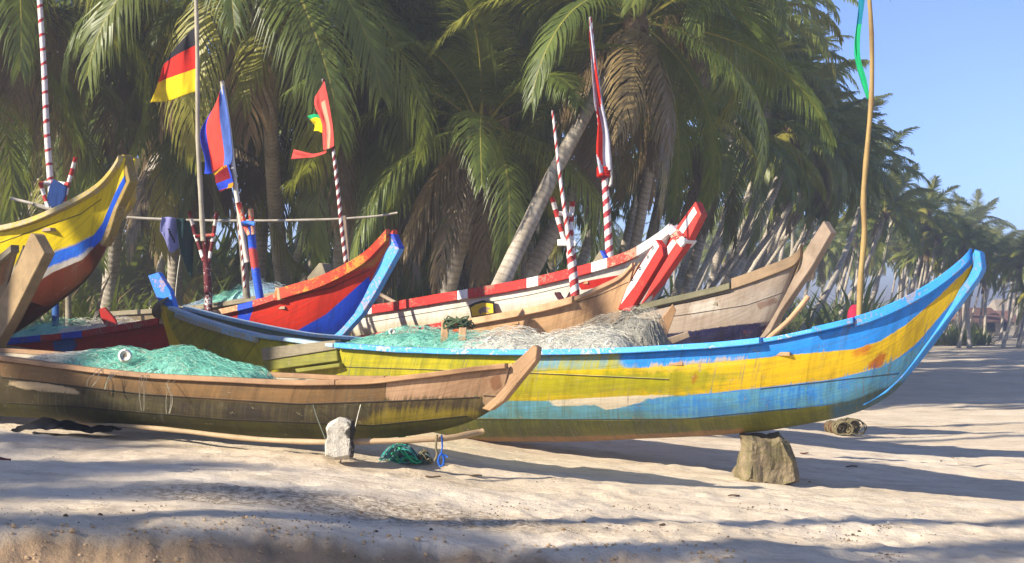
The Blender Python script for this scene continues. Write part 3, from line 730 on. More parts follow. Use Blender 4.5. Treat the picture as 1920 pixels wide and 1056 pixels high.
# --- dark timber boat behind the red boat
I = Boat((200, 22.5), (606, 19.2), 'low dark wooden boat hidden behind the red boat, its grey bow post standing up')
I.stations([(200, 590, 200, 690, .4), (330, 582, 330, 690, .45), (430, 570, 430, 680, .42), (520, 553, 515, 650, .32), (560, 540, 552, 610, .16), (578, 522, 576, 566, .06)])
I.hull('#6f6048', [], peel=.15, algae=.3, inner='#5f5240')
for sd_ in (-1, 1): I.rail('gunwale', .02, .97, sd_, .09, .07, 0, .01, M_grey, 20)
I.slab('stem_post', [(598, 493), (603, 494), (611, 515), (590, 538), (578, 568), (560, 560), (566, 532)], .16, M_grey)

# ------------------------------------------------------------------ nets
def net_mat(name, col, col2, hole):
    m, nt, bs, out = newmat(name); g = N(nt); ob = g.coord('Object')
    n1 = g.noise(ob, 6, 5, .7, .5); n2 = g.noise(g.scale(ob, (1, 1, 1.5)), 55, 4, .8, 1.2)
    c = g.mix(g.map(n1, .4, .6), lin(col), lin(col2))
    c = g.mix(g.map(n2, .5, .7, 0, .5), c, dark(lin(col), 1.35))
    nt.links.new(c, bs.inputs['Base Color']); bs.inputs['Roughness'].default_value = .7
    al = g.math('GREATER_THAN', g.math('ADD', g.math('MULTIPLY', n2, .6), g.math('MULTIPLY', n1, .4)), hole)
    nt.links.new(al, bs.inputs['Alpha'])
    nt.links.new(g.bump(n2, .9, .02), bs.inputs['Normal'])
    return m
NM = {}
for k_, a_, b_ in (('teal', '#86d3bd', '#a9dccb'), ('pale', '#dad6c8', '#c4c8ba'), ('grey', '#a39f92', '#86847a'), ('blue', '#9ab4c8', '#84aeb2')):
    NM[k_] = (net_mat('net_'+k_, a_, b_, .44), net_mat('net_loose_'+k_, a_, b_, .6), plain('net_twine_'+k_, a_, .7, .3, 20))
M_twine = plain('twine_pale', '#dcd8c0', .7, .3, 20)
M_float = plain('float_foam', '#ece8dc', .6, .2, 25)
def net(bt, top, kinds, label, depth_off=0, wfac=.85, base_drop=.12, strands=700, seed=1, floats=(), amp=.05, droop=()):
    """heap of netting lying in boat bt; top = pixel outline of its crest"""
    rnd = random.Random(seed)
    q = [bt.loc(x, y, depth_off) for x, y in top]; xs = [p[0] for p in q]; zs = [p[1] for p in q]
    nx, ny = 90, 22
    def hgt(x, t, sc=1.0):
        lo, hi = 0, 1
        zt = np.interp(x, xs, zs); k = np.searchsorted([s_[0] for s_ in bt.st], x); k = min(max(k, 1), bt.n)
        s0, s1 = bt.st[k-1], bt.st[k]; f = min(1, max(0, (x-s0[0])/(s1[0]-s0[0]+1e-9)))
        b = (s0[4]+(s1[4]-s0[4])*f)*wfac; zb = s0[1]+(s1[1]-s0[1])*f-base_drop
        y = t*b; pr = max(0, 1-abs(t)**2.4)**.6
        e = min(1, (x-xs[0])/.15, (xs[-1]-x)/.15); e = max(0, e)**.5
        n = mn.noise(Vector((x*2.2+seed, y*3, seed)))*1.3*amp+mn.noise(Vector((x*7, y*8, seed)))*.5*amp+mn.noise(Vector((x*22, y*22, seed)))*.2*amp
        return Vector((x, y+depth_off*(depth_off > 0), zb+(max(.02, zt-zb))*pr*e*sc+n*e*pr))
    mb = MB()
    for sh, (sc, mi) in enumerate(((.86, 0), (.95, 1), (1.05, 1))):
        b = len(mb.v)
        for i in range(nx+1):
            for j in range(ny+1):
                mb.v.append(bt.world(hgt(xs[0]+(xs[-1]-xs[0])*i/nx, -1+2*j/ny, sc))); mb.uv.append((i/nx, j/ny))
        for i in range(nx):
            kk = kinds[0] if len(kinds) == 1 else None
            for j in range(ny):
                mb.f.append((b+i*(ny+1)+j, b+(i+1)*(ny+1)+j, b+(i+1)*(ny+1)+j+1, b+i*(ny+1)+j+1))
                f = (i+6*mn.noise(Vector((i*.3, j*.4, seed))))/nx
                ki = min(len(kinds)-1, max(0, int(f*len(kinds)))); mb.mi.append(ki*3+mi)
    mats = []
    for k_ in kinds: mats += list(NM[k_])
    mats.append(M_twine); tw = len(mats)-1
    for s_ in range(strands):
        x = rnd.uniform(xs[0]+.05, xs[-1]-.05); t = rnd.uniform(-.98, .6)
        an = rnd.uniform(0, 6.28); cu = rnd.uniform(-2.6, 2.6); ln = rnd.uniform(.03, .07); pts = []
        f = (x-xs[0])/(xs[-1]-xs[0]); ki = min(len(kinds)-1, int(f*len(kinds)))
        lift = rnd.uniform(.88, 1.16)
        for k_ in range(7):
            if not (xs[0] < x < xs[-1]): break
            tt = max(-1, min(1, t)); p = hgt(x, tt, lift); p.z += .01*math.sin(k_*1.1+s_); pts.append(bt.world(p))
            x += math.cos(an)*ln; t += math.sin(an)*ln*2; an += cu*.3
        if len(pts) > 2: mb.tube(pts, rnd.uniform(.0008, .0019)*(.8 if bt is A else 1), 3, mi=tw if rnd.random() < .05 else ki*3+2, cap=False)
    for (px, py, px2, py2) in droop:
        a_ = bt.loc(px, py, -.5); b_ = bt.loc(px2, py2, -.5)
        y1 = -(bt.at(bt.u_of(px))[4]+.06)
        for k_ in range(4):
            o1, o2 = rnd.uniform(-.04, .04), rnd.uniform(-.06, .06)
            pp = [Vector((a_[0]+o1, y1+.15, a_[1]+.05)), Vector((a_[0]+o1, y1, a_[1])), Vector(((a_[0]+b_[0])/2+o2, y1-.01, (a_[1]+b_[1])/2)), Vector((b_[0]+o2*.5, y1+.0, b_[1]))]
            mb.tube([bt.world(p) for p in smooth_path(pp, 9)], .0022, 3, mi=tw, cap=False)
    cen = bt.world(hgt((xs[0]+xs[-1])/2, 0, 0))
    root = empty('fishing_net', cen, 0, label, 'fishing net', 'heaps of fishing net in the boats')
    o = mb.build('netting', mats, None, origin=cen); o.parent = root; o.location = (0, 0, 0)
    for (px, py, r) in floats:
        fy = -.32; x, z = bt.loc(px, py, fy); w = bt.world((x, fy, z)); rr = r/FPX*w.y
        fb = MB(); ax = Vector((.2, -1, .15)).normalized()
        fb.tube([ax*t for t in (-rr*.8, -rr*.6, rr*.6, rr*.8)], [rr*.75, rr, rr, rr*.75], 14)
        fb.tube([ax*rr*.79, ax*rr*.83], rr*.25, 8, mi=1)
        fo = fb.build('float', [M_float, M_grey], root); fo.location = w-cen
    return root
net(B, [(655, 650), (690, 634), (740, 626), (800, 618), (850, 630), (900, 629), (960, 622), (1020, 629), (1080, 620), (1140, 622), (1180, 632), (1212, 652)], ['teal', 'teal', 'pale', 'pale'],
    'long heap of teal and off-white netting filling the middle of the blue and yellow boat', seed=3, strands=1500, floats=[(919, 642, 10), (1037, 642, 9), (1140, 646, 7), (735, 622, 6)], amp=.05, wfac=.8)
net(A, [(60, 672), (140, 668), (200, 662), (240, 658), (280, 667), (330, 663), (380, 667), (430, 680), (470, 695), (505, 708)], ['pale', 'teal', 'teal', 'teal'],
    'teal and white netting piled in the small brown boat with strands hanging over its side', seed=8, strands=2200, floats=[(235, 668, 13)], amp=.04, wfac=.9, droop=[(272, 705, 270, 770), (318, 716, 314, 775), (188, 694, 170, 725), (215, 700, 200, 730)])
net(C, [(25, 640), (60, 612), (100, 600), (140, 605), (180, 604), (220, 600), (262, 606)], ['teal', 'pale'],
    'teal netting and white twine heaped in the red boat beside the small red post', seed=5, strands=500, floats=(), amp=.05, wfac=.8)
net(I, [(335, 583), (370, 565), (410, 560), (445, 545), (480, 534), (520, 534), (545, 555)], ['blue', 'teal', 'blue'],
    'pale blue netting mounded behind the red boat under the clothes line', seed=6, strands=600, amp=.06, wfac=.8)
net(Fb, [(640, 640), (690, 606), (740, 598), (790, 598), (830, 612), (850, 625)], ['teal', 'grey'],
    'dull green netting in the stern of the white boat with the shield', seed=9, strands=500, amp=.05, wfac=.9, depth_off=-.3)
net(B, [(1078, 642), (1100, 612), (1140, 598), (1190, 588), (1225, 590), (1244, 612), (1252, 642)], ['grey', 'grey'],
    'grey-brown netting bundled in front of the starred bow board', seed=10, strands=300, amp=.05, wfac=.42, depth_off=.32)
# pale net bag hanging at the left between the boats
# ------------------------------------------------------------------ things lying in the boats
def board(name, poly, d, th, mat, label, cat, origin=None, yaw=0):
    """flat piece of timber standing at distance d"""
    bm = bmesh.new(); pts = [P(x, y, d) for x, y in poly]; o0 = sum(pts, Vector())/len(pts)
    f = bm.faces.new([bm.verts.new(p-o0) for p in pts]); r = bmesh.ops.extrude_face_region(bm, geom=[f])
    for v in [g for g in r['geom'] if isinstance(g, bmesh.types.BMVert)]: v.co.y += th
    bmesh.ops.recalc_face_normals(bm, faces=bm.faces)
    bmesh.ops.bevel(bm, geom=bm.edges[:], offset=.005, segments=1, affect='EDGES')
    uvl = bm.loops.layers.uv.new('UVMap')
    for fc in bm.faces:
        for l in fc.loops: l[uvl].uv = (l.vert.co.z, l.vert.co.x+l.vert.co.y)
    me = bpy.data.meshes.new('m'); bm.to_mesh(me); bm.free()
    o = link(name, me, None, [mat], smooth=False); o.location = o0
    return setp(o, label, cat)
board('wooden_peg', [(826, 644), (828, 600), (843, 600), (839, 645)], 13.95, .06, M_tan_l, 'taller of two pale square pegs standing in the netting of the blue and yellow boat', 'peg')
board('wooden_peg', [(859, 642), (861, 614), (875, 614), (873, 643)], 13.85, .06, M_tan_l, 'shorter of two pale square pegs standing in the netting of the blue and yellow boat', 'peg')
board('wooden_post', [(186, 580), (196, 576), (216, 600), (222, 620), (206, 622), (190, 600)], 18.2, .08, M_red, 'short slanting red post beside the teal netting of the red boat', 'post')
board('plank', [(1232, 608), (1262, 570), (1268, 582), (1246, 642), (1228, 640)], 14.6, .05, M_tan, 'upright splintered plank leaning by the grey netting', 'plank')
board('timber_block', [(1252, 634), (1290, 622), (1294, 632), (1262, 645)], 14.3, .08, M_weath, 'pale chipped timber block lying against the dark blue strake', 'block')
board('broken_timber', [(1195, 600), (1204, 596), (1246, 634), (1240, 646), (1222, 644)], 14.5, .08, M_grey, 'dark broken timber lying across the end of the netting', 'timber')
board('stern_frame', [(706, 556), (720, 552), (720, 574), (707, 574)], 21.0, .08, M_weath, 'small square timber frame post at the stern of the white boat', 'post')
stick('loose_stick', [P(712, 552, 21), P(745, 570, 20.8)], .03, M_weath, 'thin stick slanting down from the small timber post', 'stick', smoothn=4)
# blue and teal rope tangled round the pegs
mb = MB(); rnd = random.Random(12)
for k in range(16):
    c = P(rnd.uniform(846, 876), rnd.uniform(598, 612), 13.9); r0 = rnd.uniform(.03, .08); ph = rnd.uniform(0, 6)
    mb.tube([c+Vector((r0*1.6*math.cos(ph+t*.7), r0*math.sin(ph+t*.7), .03*math.sin(t*1.4+ph)))-P(860, 606, 13.9) for t in range(9)], .008, 5)
setp(mb.build('rope_coil', plain('rope_dark_green', '#4a5a40', .8, .4, 30)), 'dark green rope knotted round the tops of the two pale pegs', 'rope').location = P(860, 606, 13.9)
HAZE = .0031
SHADE = [(-12, -1.5, 15, 3), (-13, .4, 15, 5), (-12, 1.7, 14.5, 4), (-22, .5, 9, 3), (-23, -2.5, 9, 4), (-17.5, -4, 9, 5), (-14, 8.5, 16, 6)]
# ------------------------------------------------------------------ coconut palms
def leaf_mat(name, c1, c2, c3, tr=.45):
    m, nt, bs, out = newmat(name); g = N(nt)
    oi = g.new('ShaderNodeObjectInfo'); rnd_ = oi.outputs['Random']
    tone = g.attr('tone'); n = g.noise(g.coord('Object'), 1.6, 3, .6)
    c = g.mix(g.map(g.math('ADD', n, g.math('MULTIPLY', rnd_, .25)), .4, .8), lin(c1), lin(c2))
    c = g.mix(g.map(tone, .55, 1.0), c, lin(c3))
    nt.links.new(c, bs.inputs['Base Color']); bs.inputs['Roughness'].default_value = .42
    bs.inputs['Specular IOR Level'].default_value = .45
    tl = g.new('ShaderNodeBsdfTranslucent'); g.put(tl.inputs[0], g.mix(.5, c, (.30, .34, .03, 1)))
    mx = g.new('ShaderNodeMixShader'); mx.inputs[0].default_value = tr
    nt.links.new(bs.outputs[0], mx.inputs[1]); nt.links.new(tl.outputs[0], mx.inputs[2]); nt.links.new(mx.outputs[0], out.inputs[0])
    return m
M_leaf = leaf_mat('palm_leaf', '#4d5b2a', '#6c7c38', '#aca446')
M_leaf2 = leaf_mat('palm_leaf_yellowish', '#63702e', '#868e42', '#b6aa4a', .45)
M_rib = plain('palm_rib', '#8a8438', .6, .2, 3)
M_dead = leaf_mat('palm_leaf_dry', '#5c4c34', '#77603f', '#8f7a50', .2)
M_coco = plain('coconut_husk', '#a58a2a', .5, .4, 8)
def trunk_mat():
    m, nt, bs, out = newmat('palm_trunk'); g = N(nt)
    uv = g.coord('UV'); ob = g.coord('Object')
    rings = g.new('ShaderNodeTexWave', wave_type='BANDS', bands_direction='X'); g.put(rings.inputs[0], uv)
    rings.inputs['Scale'].default_value = 2.6; rings.inputs['Distortion'].default_value = 2.5; rings.inputs['Detail'].default_value = 3
    n = g.noise(g.scale(ob, (1, 1, .5)), 3, 5, .65); f = g.noise(ob, 26, 4, .7)
    c = g.mix(g.map(n, .38, .62), lin('#bcb2a2'), lin('#998e7d')); c = g.mix(g.map(f, .5, .7, 0, .5), c, lin('#5f564a'))
    c = g.mix(g.map(rings.outputs[1], .0, .3, .3, 0), c, lin('#4a4238'))
    nt.links.new(c, bs.inputs['Base Color']); bs.inputs['Roughness'].default_value = .9
    nt.links.new(g.bump(g.math('ADD', rings.outputs[1], g.math('MULTIPLY', f, .6)), .35, .03), bs.inputs['Normal']); return m
M_trunk = trunk_mat()
def crown_mesh(seed, nf=26, L=4.4, leaf=.85, ndead=4, nl=58, wide=.027, droop=1.0):
    nl = int(nl*.92); wide *= .95; brk = .12
    rnd = random.Random(seed); V, F_, MI, TN = [], [], [], []
    for k in range(nf+ndead):
        deadf = k >= nf; q = k/(nf-1) if not deadf else 1
        az = k*2.39996+rnd.uniform(-.25, .25)
        el = R(82-q*100+rnd.uniform(-9, 9)) if not deadf else R(rnd.uniform(-75, -45))
        bend = R((55+55*q)*droop+rnd.uniform(-12, 14)) if not deadf else R(30)
        ln = L*(rnd.uniform(.88, 1.08))*(.72+.28*min(1, q*2.5)) if not deadf else L*rnd.uniform(.5, .8)
        tone = rnd.uniform(0, .5)+(.5 if (q > .62 and rnd.random() < .35) else 0); tone = min(1, tone)
        if q < .2: tone = rnd.uniform(.3, .75)
        mi = 2 if deadf else 0
        side0 = Vector((-math.sin(az), math.cos(az), 0)); n = 22; pts = []; p = Vector((math.cos(az), math.sin(az), 0))*.12; swing = rnd.uniform(-.35, .35)
        for i in range(n+1):
            t = i/n; e_ = el-bend*t**1.35; a_ = az+swing*t*t
            dr = Vector((math.cos(e_)*math.cos(a_), math.cos(e_)*math.sin(a_), math.sin(e_))); pts.append((p.copy(), dr)); p = p+dr*ln/n
        b = len(V)
        for i, (c, dr) in enumerate(pts):
            w_ = .032*(1-.85*i/n); up = side0.cross(dr).normalized()
            for o_ in (side0*w_, up*w_*.7, -side0*w_): V.append(c+o_); TN.append(tone)
        for i in range(n):
            for j in range(3): F_.append((b+i*3+j, b+i*3+(j+1) % 3, b+(i+1)*3+(j+1) % 3, b+(i+1)*3+j)); MI.append(1 if not deadf else 2)
        fall = .35+.9*q+rnd.uniform(-.15, .25) if not deadf else 1.5
        twist = rnd.uniform(-.5, .5)
        for s_ in (-1, 1):
            for i in range(nl):
                t = .13+.87*(i+rnd.uniform(-.25, .25))/nl; t = min(.995, t); x = t*n; i0 = min(n-1, int(x)); f = x-i0
                if deadf and rnd.random() < .25: continue
                c = pts[i0][0].lerp(pts[i0+1][0], f); T = pts[i0][1].lerp(pts[i0+1][1], f).normalized()
                S_ = (side0*s_); Nn = S_.cross(T)*s_; Nn = Nn if Nn.z > 0 else -Nn
                S_ = (S_+Nn*twist*s_*.4).normalized()
                ll = leaf*(.55+.6*math.sin(min(1, t*1.15+.08)*math.pi*.8))*(1-.55*max(0, t-.75)/.25)*rnd.uniform(.85, 1.1)
                d0 = (S_*(.95-.45*t)+T*(.42+.5*t)+Nn*(.28-.2*q)).normalized()
                d0 += Vector((rnd.uniform(-.09, .09), rnd.uniform(-.09, .09), rnd.uniform(-.09, .05)))
                if rnd.random() < brk: ll *= rnd.uniform(.25, .7)
                w_ = wide*rnd.uniform(.7, 1.2); bb = len(V); cc = c.copy()
                for h in range(3):
                    wd = (T-d0*(T.dot(d0))); wd = wd.normalized() if wd.length > .01 else Vector((0, 0, 1))
                    wd = (wd+Vector((0, 0, .25*s_))).normalized()
                    ww = w_*(.75, 1.0, .6)[h]; V.append(cc+wd*ww); V.append(cc-wd*ww); TN += [tone]*2
                    dk = (d0+Vector((0, 0, -1))*fall*(.18, .55, 1.0)[h]*(.6+.4*t)).normalized(); cc = cc+dk*ll/3; d0 = dk
                V.append(cc); TN.append(tone)
                F_ += [(bb, bb+1, bb+3, bb+2), (bb+2, bb+3, bb+5, bb+4), (bb+4, bb+5, bb+6)]; MI += [mi]*3
    # fibrous heart of the crown
    b = len(V)
    for i in range(6):
        for j in range(8):
            r0 = (.14, .22, .25, .2, .12, .05)[i]; V.append(Vector((r0*math.cos(j*math.pi/4), r0*math.sin(j*math.pi/4), -.45+.17*i))); TN.append(.3)
    for i in range(5):
        for j in range(8): F_.append((b+i*8+j, b+i*8+(j+1) % 8, b+(i+1)*8+(j+1) % 8, b+(i+1)*8+j)); MI.append(2)
    me = mesh_from(V, F_, None, MI); at = me.attributes.new('tone', 'FLOAT', 'POINT'); at.data.foreach_set('value', TN)
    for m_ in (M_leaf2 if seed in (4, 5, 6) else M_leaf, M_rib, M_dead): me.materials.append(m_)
    return me
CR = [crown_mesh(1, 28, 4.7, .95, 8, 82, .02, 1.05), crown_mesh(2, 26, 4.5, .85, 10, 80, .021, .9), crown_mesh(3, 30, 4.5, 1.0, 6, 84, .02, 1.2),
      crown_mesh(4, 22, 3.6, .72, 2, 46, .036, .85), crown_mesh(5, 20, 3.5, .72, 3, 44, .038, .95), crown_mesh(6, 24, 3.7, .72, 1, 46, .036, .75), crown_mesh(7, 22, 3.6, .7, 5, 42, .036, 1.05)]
def coco_mesh(seed):
    rnd = random.Random(seed); bm = bmesh.new()
    for k in range(11):
        a_ = rnd.uniform(0, 6.28); r0 = rnd.uniform(.12, .32)
        M = Matrix.Translation((r0*math.cos(a_), r0*math.sin(a_), -.25-rnd.uniform(0, .38))) @ Matrix.Scale(rnd.uniform(.85, 1.15), 4, (0, 0, 1))
        bmesh.ops.create_icosphere(bm, subdivisions=2, radius=rnd.uniform(.095, .13), matrix=M)
    me = bpy.data.meshes.new('m'); bm.to_mesh(me); bm.free(); me.materials.append(M_coco)
    me.polygons.foreach_set('use_smooth', [True]*len(me.polygons)); return me
CO = [coco_mesh(1), coco_mesh(2)]
prnd = random.Random(99)
def palm(top, base, var, label, scale=1.0, bow=.12, r=.17, coco=False, group='coconut palms of the beach grove', rz=None, sideb=0):
    """base and top are world points; bow bends the trunk so that it starts leaning and then rises"""
    root = empty('coconut_palm', base, 0, label, 'palm tree', group)
    d = top-base; n = 13; pts = []
    ctrl = Vector((d.x*(.5+bow), d.y*(.5+bow), d.z*(.5-bow)))+Vector((sideb, 0, 0))
    for i in range(n+1):
        t = i/n; p = ctrl*2*t*(1-t)+d*t*t
        p += Vector((mn.noise(base+Vector((t*2, 0, 0))), mn.noise(base+Vector((0, t*2, 5))), 0))*.10*math.sin(math.pi*t); pts.append(p)
    rad = [r*(1.5 if i == 0 else (1.12 if i == 1 else 1-.38*i/n)) for i in range(n+1)]
    MB().tube([p-Vector((0, 0, .15)) if i == 0 else p for i, p in enumerate(pts)], rad, 10).build('trunk', M_trunk, root)
    cr = bpy.data.objects.new('crown', CR[var]); COL.objects.link(cr); cr.parent = root; cr.location = d
    tilt = (pts[-1]-pts[-2]).normalized(); q = Vector((0, 0, 1)).rotation_difference((tilt*.55+Vector((0, 0, .45))).normalized())
    cr.rotation_euler = (q.to_matrix() @ Matrix.Rotation(prnd.uniform(0, 6.28) if rz is None else rz, 3, 'Z')).to_euler(); cr.scale = (scale,)*3
    if coco:
        c = bpy.data.objects.new('coconuts', CO[prnd.randrange(2)]); COL.objects.link(c); c.parent = root; c.location = d; c.rotation_euler = (0, 0, prnd.uniform(0, 6))
    return root
def gpt(px, d):
    x = (px-960)/FPX*d; return Vector((x, d, gsmooth(x)))
# (crown px, py, distance, base px, base distance, variant, scale, trunk radius, bow, coconuts, label)
HP = [
 (40, -70, 25, -40, 27, 0, 1.05, .2, .08, 0, 'palm whose fronds hang over the far left mast'),
 (-120, 130, 26, -160, 28, 2, 1.05, .2, .05, 0, 'palm at the far left whose lower fronds reach into the picture'),
 (235, -10, 29, 200, 31, 1, 1.05, .2, .05, 0, 'palm whose long arching frond passes above the black, red and yellow flag'),
 (340, 210, 31, 320, 33, 1, .95, .2, .05, 0, 'low palm with hanging fronds directly behind the black, red and yellow flag'),
 (490, -80, 24, 545, 35, 2, 1.1, .2, .05, 0, 'palm crown hanging in from above between the two left flags'),
 (655, 30, 27, 640, 30, 0, 1.08, .2, .06, 0, 'bright green palm crown above the torn salmon flag'),
 (685, 205, 29, 640, 31, 2, 1.05, .2, .06, 0, 'broad palm with long drooping fronds right of the torn salmon flag'),
 (500, 190, 33, 470, 34, 1, 1.0, .2, .05, 0, 'shaded palm behind the blue and coral flag'),
 (120, 260, 34, 80, 35, 6, 1.0, .2, .05, 0, 'dark palm behind the mast rest at the far left'),
 (830, 380, 33, 800, 34, 2, .85, .18, .05, 0, 'low dusty palm with browned frond above the bow of the red boat'),
 (880, 215, 34, 800, 36, 0, 1.0, .2, .1, 0, 'palm with dark fronds beneath the white gap of sky'),
 (760, -50, 33, 700, 36, 6, 1.05, .2, .1, 0, 'tall palm at the top edge left of the gap of sky'),
 (905, 235, 25, 800, 27, 1, .85, .17, .08, 0, 'palm with a fan of fronds hanging across the thickest leaning trunk'),
 (930, -60, 30, 860, 35, 1, 1.0, .2, .1, 0, 'palm with a dark arching frond at the top edge above the gap of sky'),
 (1195, 40, 24.5, 850, 22.5, 1, .95, .155, -.03, 0, 'big palm with the thickest pale leaning trunk left of the spiral mast'),
 (1275, -20, 27, 890, 25.5, 2, .76, .165, .0, 0, 'palm with long leaning trunk running just under the thickest one'),
 (1060, 20, 33, 940, 36, 3, 1.0, .18, .1, 0, 'yellow-green sunlit palm crown left of the spiral mast'),
 (1235, 205, 31, 1120, 33, 4, .8, .16, .14, 1, 'palm carrying a bunch of yellow coconuts right of the spiral mast'),
 (1150, 250, 38, 1020, 38, 6, .8, .17, .12, 0, 'thin palm behind the furled red and white flag'),
 (1330, 250, 36, 1130, 35, 0, .8, .16, .14, 0, 'palm whose sunlit frond hangs above the red and white bow'),
 (1290, 60, 38, 1150, 40, 4, 1.0, .17, .12, 0, 'palm with drooping olive fronds right of the spiral mast tip'),
 (1400, 20, 40, 1230, 42, 3, 1.0, .17, .14, 0, 'tall palm at the top edge left of the lone green crown'),
 (1500, 175, 57, 1245, 42, 5, 1.02, .19, .18, 1, 'palm with a full round green crown standing clear against the sky'),
 (1395, 120, 52, 1200, 50, 4, 1.0, .17, .15, 0, 'palm crown just left of the full round green crown'),
 (1430, -40, 56, 1300, 54, 3, 1.05, .17, .1, 0, 'palm top cut by the upper edge near the open sky'),
 (1490, 130, 72, 1370, 66, 4, 1.0, .18, .15, 0, 'dark palm crown behind the green streamer'),
 (1570, 245, 78, 1430, 66, 3, 1.0, .18, .16, 0, 'palm with pointed young fronds right of the crooked bamboo'),
 (1630, 315, 82, 1455, 62, 6, 1.05, .19, .2, 1, 'palm whose fronds droop farthest out into the sky'),
 (1680, 370, 92, 1600, 84, 3, .95, .17, .14, 0, 'palm below the farthest drooping fronds at the edge of the grove'),
 (1545, 310, 84, 1400, 80, 5, 1.0, .17, .16, 0, 'palm crown below the green streamer'),
 (1450, 250, 66, 1300, 62, 6, .95, .17, .16, 0, 'palm crown above the grey plank boat post'),
 (1740, 400, 88, 1680, 84, 4, .9, .15, .1, 0, 'palm on a single pale curved trunk left of the blue and yellow bow'),
 (1660, 400, 80, 1520, 74, 5, .95, .16, .14, 0, 'palm crown crossing the crooked bamboo halfway down'),
 (1830, 425, 124, 1800, 116, 3, 1.1, .16, .06, 0, 'distant palm standing up above the tip of the blue and yellow bow'),
 (1795, 430, 112, 1745, 106, 5, 1.0, .16, .1, 0, 'distant palm left of the blue and yellow bow tip'),
 (1868, 465, 150, 1830, 140, 4, 1.1, .16, .1, 0, 'distant hazy palm right of the blue and yellow bow tip'),
 (1905, 480, 170, 1880, 160, 3, 1.1, .16, .05, 0, 'distant hazy palm nearest the right edge of the picture'),
]
for (cx, cy, cd, bx, bd, v, sc, r, bow, co, lb) in HP:
    palm(P(cx, cy, cd), gpt(bx, bd), v, lb, sc, bow, r, bool(co))
# the grove behind: palms one cannot tell apart share a label
def sky_limit(px):   # highest row a crown may stand at
    return float(np.interp(px, [-400, 1350, 1500, 1600, 1700, 1760, 1820, 1880, 1960, 2200], [-120, -40, 230, 330, 420, 450, 465, 480, 505, 530]))
frnd = random.Random(5)
n = 0
while n < 38:   # left and centre
    d = frnd.uniform(36, 62); px = frnd.uniform(-260, 1330); py = frnd.uniform(-60, 400)
    if 880 < px < 1020 and py < 300: continue
    if px > 1000 and py > 130: continue
    top = P(px, py, d)
    if not 4.5 < top.z < 12: continue
    lean = frnd.uniform(-.5, 3.2)
    palm(top, gpt(px-lean/d*FPX, d+frnd.uniform(-1.5, 1.5)), frnd.choice((3, 4, 5, 6)), 'palm standing deep in the shaded grove behind the flags', frnd.uniform(.9, 1.1), frnd.uniform(.05, .16), frnd.uniform(.13, .17), frnd.random() < .2, 'palms deep in the shaded grove')
    n += 1
n = 0
while n < 34:   # the row running away to the right
    d = 60*math.exp(frnd.uniform(0, 1.6)); hi = float(np.interp(d, [44, 60, 80, 110, 150, 220, 300], [1400, 1540, 1650, 1740, 1830, 1905, 1960]))
    px = hi-abs(frnd.gauss(0, 1))*float(np.interp(d, [44, 100, 300], [190, 140, 110])); h = frnd.uniform(8.2, 11); x = (px-960)/FPX*d
    py = HZ-(h-EYE)/d*FPX
    if py < sky_limit(px): continue
    top = P(px, py, d); lean = frnd.uniform(.3, 4.2)
    palm(top, gpt(px-lean/d*FPX, d+frnd.uniform(-2, 1)), frnd.choice((3, 4, 5, 6)), 'slender leaning palm in the hazy row along the beach', frnd.uniform(.85, 1.05), frnd.uniform(.04, .2), frnd.uniform(.12, .17), frnd.random() < .15, 'palms in the hazy row along the beach')
    n += 1
n = 0
while n < 40:
    d = frnd.uniform(80, 125); px = frnd.uniform(1690, 2000); py = frnd.uniform(0, 75)+float(np.interp(px, [1690, 1760, 1830, 1900, 2000], [400, 425, 435, 470, 490]))
    top = P(px, py, d)
    if top.z > 9.5: continue
    palm(top, gpt(px-frnd.uniform(-.3, 2.2)/d*FPX, d-frnd.uniform(0, 4)), frnd.choice((3, 4, 5, 6)), 'small slender palm at the far end of the beach', frnd.uniform(.55, .75), frnd.uniform(.04, .15), frnd.uniform(.09, .13), False, 'small palms at the far end of the beach')
    n += 1
n = 0
while n < 26:
    d = frnd.uniform(95, 170); px = frnd.uniform(960, 1700); h = frnd.uniform(6, 9)
    top = P(px, HZ-(h-EYE)/d*FPX, d)
    palm(top, gpt(px-frnd.uniform(0, 3)/d*FPX, d), frnd.choice((3, 4, 5, 6)), 'distant palm glimpsed between the leaning trunks', frnd.uniform(.9, 1.1), .1, .14, False, 'distant palms glimpsed between the trunks')
    n += 1
n = 0
while n < 30:   # thin trunks fanning out behind the bows
    d = frnd.uniform(38, 62); bx = frnd.uniform(1130, 1500)+(d-38)*4; lean = frnd.uniform(3.2, 6.0); h = frnd.uniform(7.4, 9.8)
    px = bx+lean/d*FPX; h += 2.2 if px < 1470 else 0; py = HZ-(h-EYE)/d*FPX
    if py < sky_limit(px): continue
    palm(P(px, py, d), gpt(bx, d+frnd.uniform(-1, 1)), frnd.choice((3, 4, 5, 6)), 'thin pale palm leaning far over toward the beach behind the bows', frnd.uniform(.8, .98), frnd.uniform(.02, .2), frnd.uniform(.09, .13), frnd.random() < .15, 'thin palms leaning out behind the bows')
    n += 1
# palms left of the picture, whose long shadows lie on the sand
for (x, y, h, v) in SHADE:
    b = Vector((x, y, gsmooth(x))); palm(b+Vector((prnd.uniform(.3, 1.6), prnd.uniform(-.6, .6), h)), b, v, 'palm on the shore left of the boats', 1.0, .1, .16, False, 'palms on the shore left of the boats')
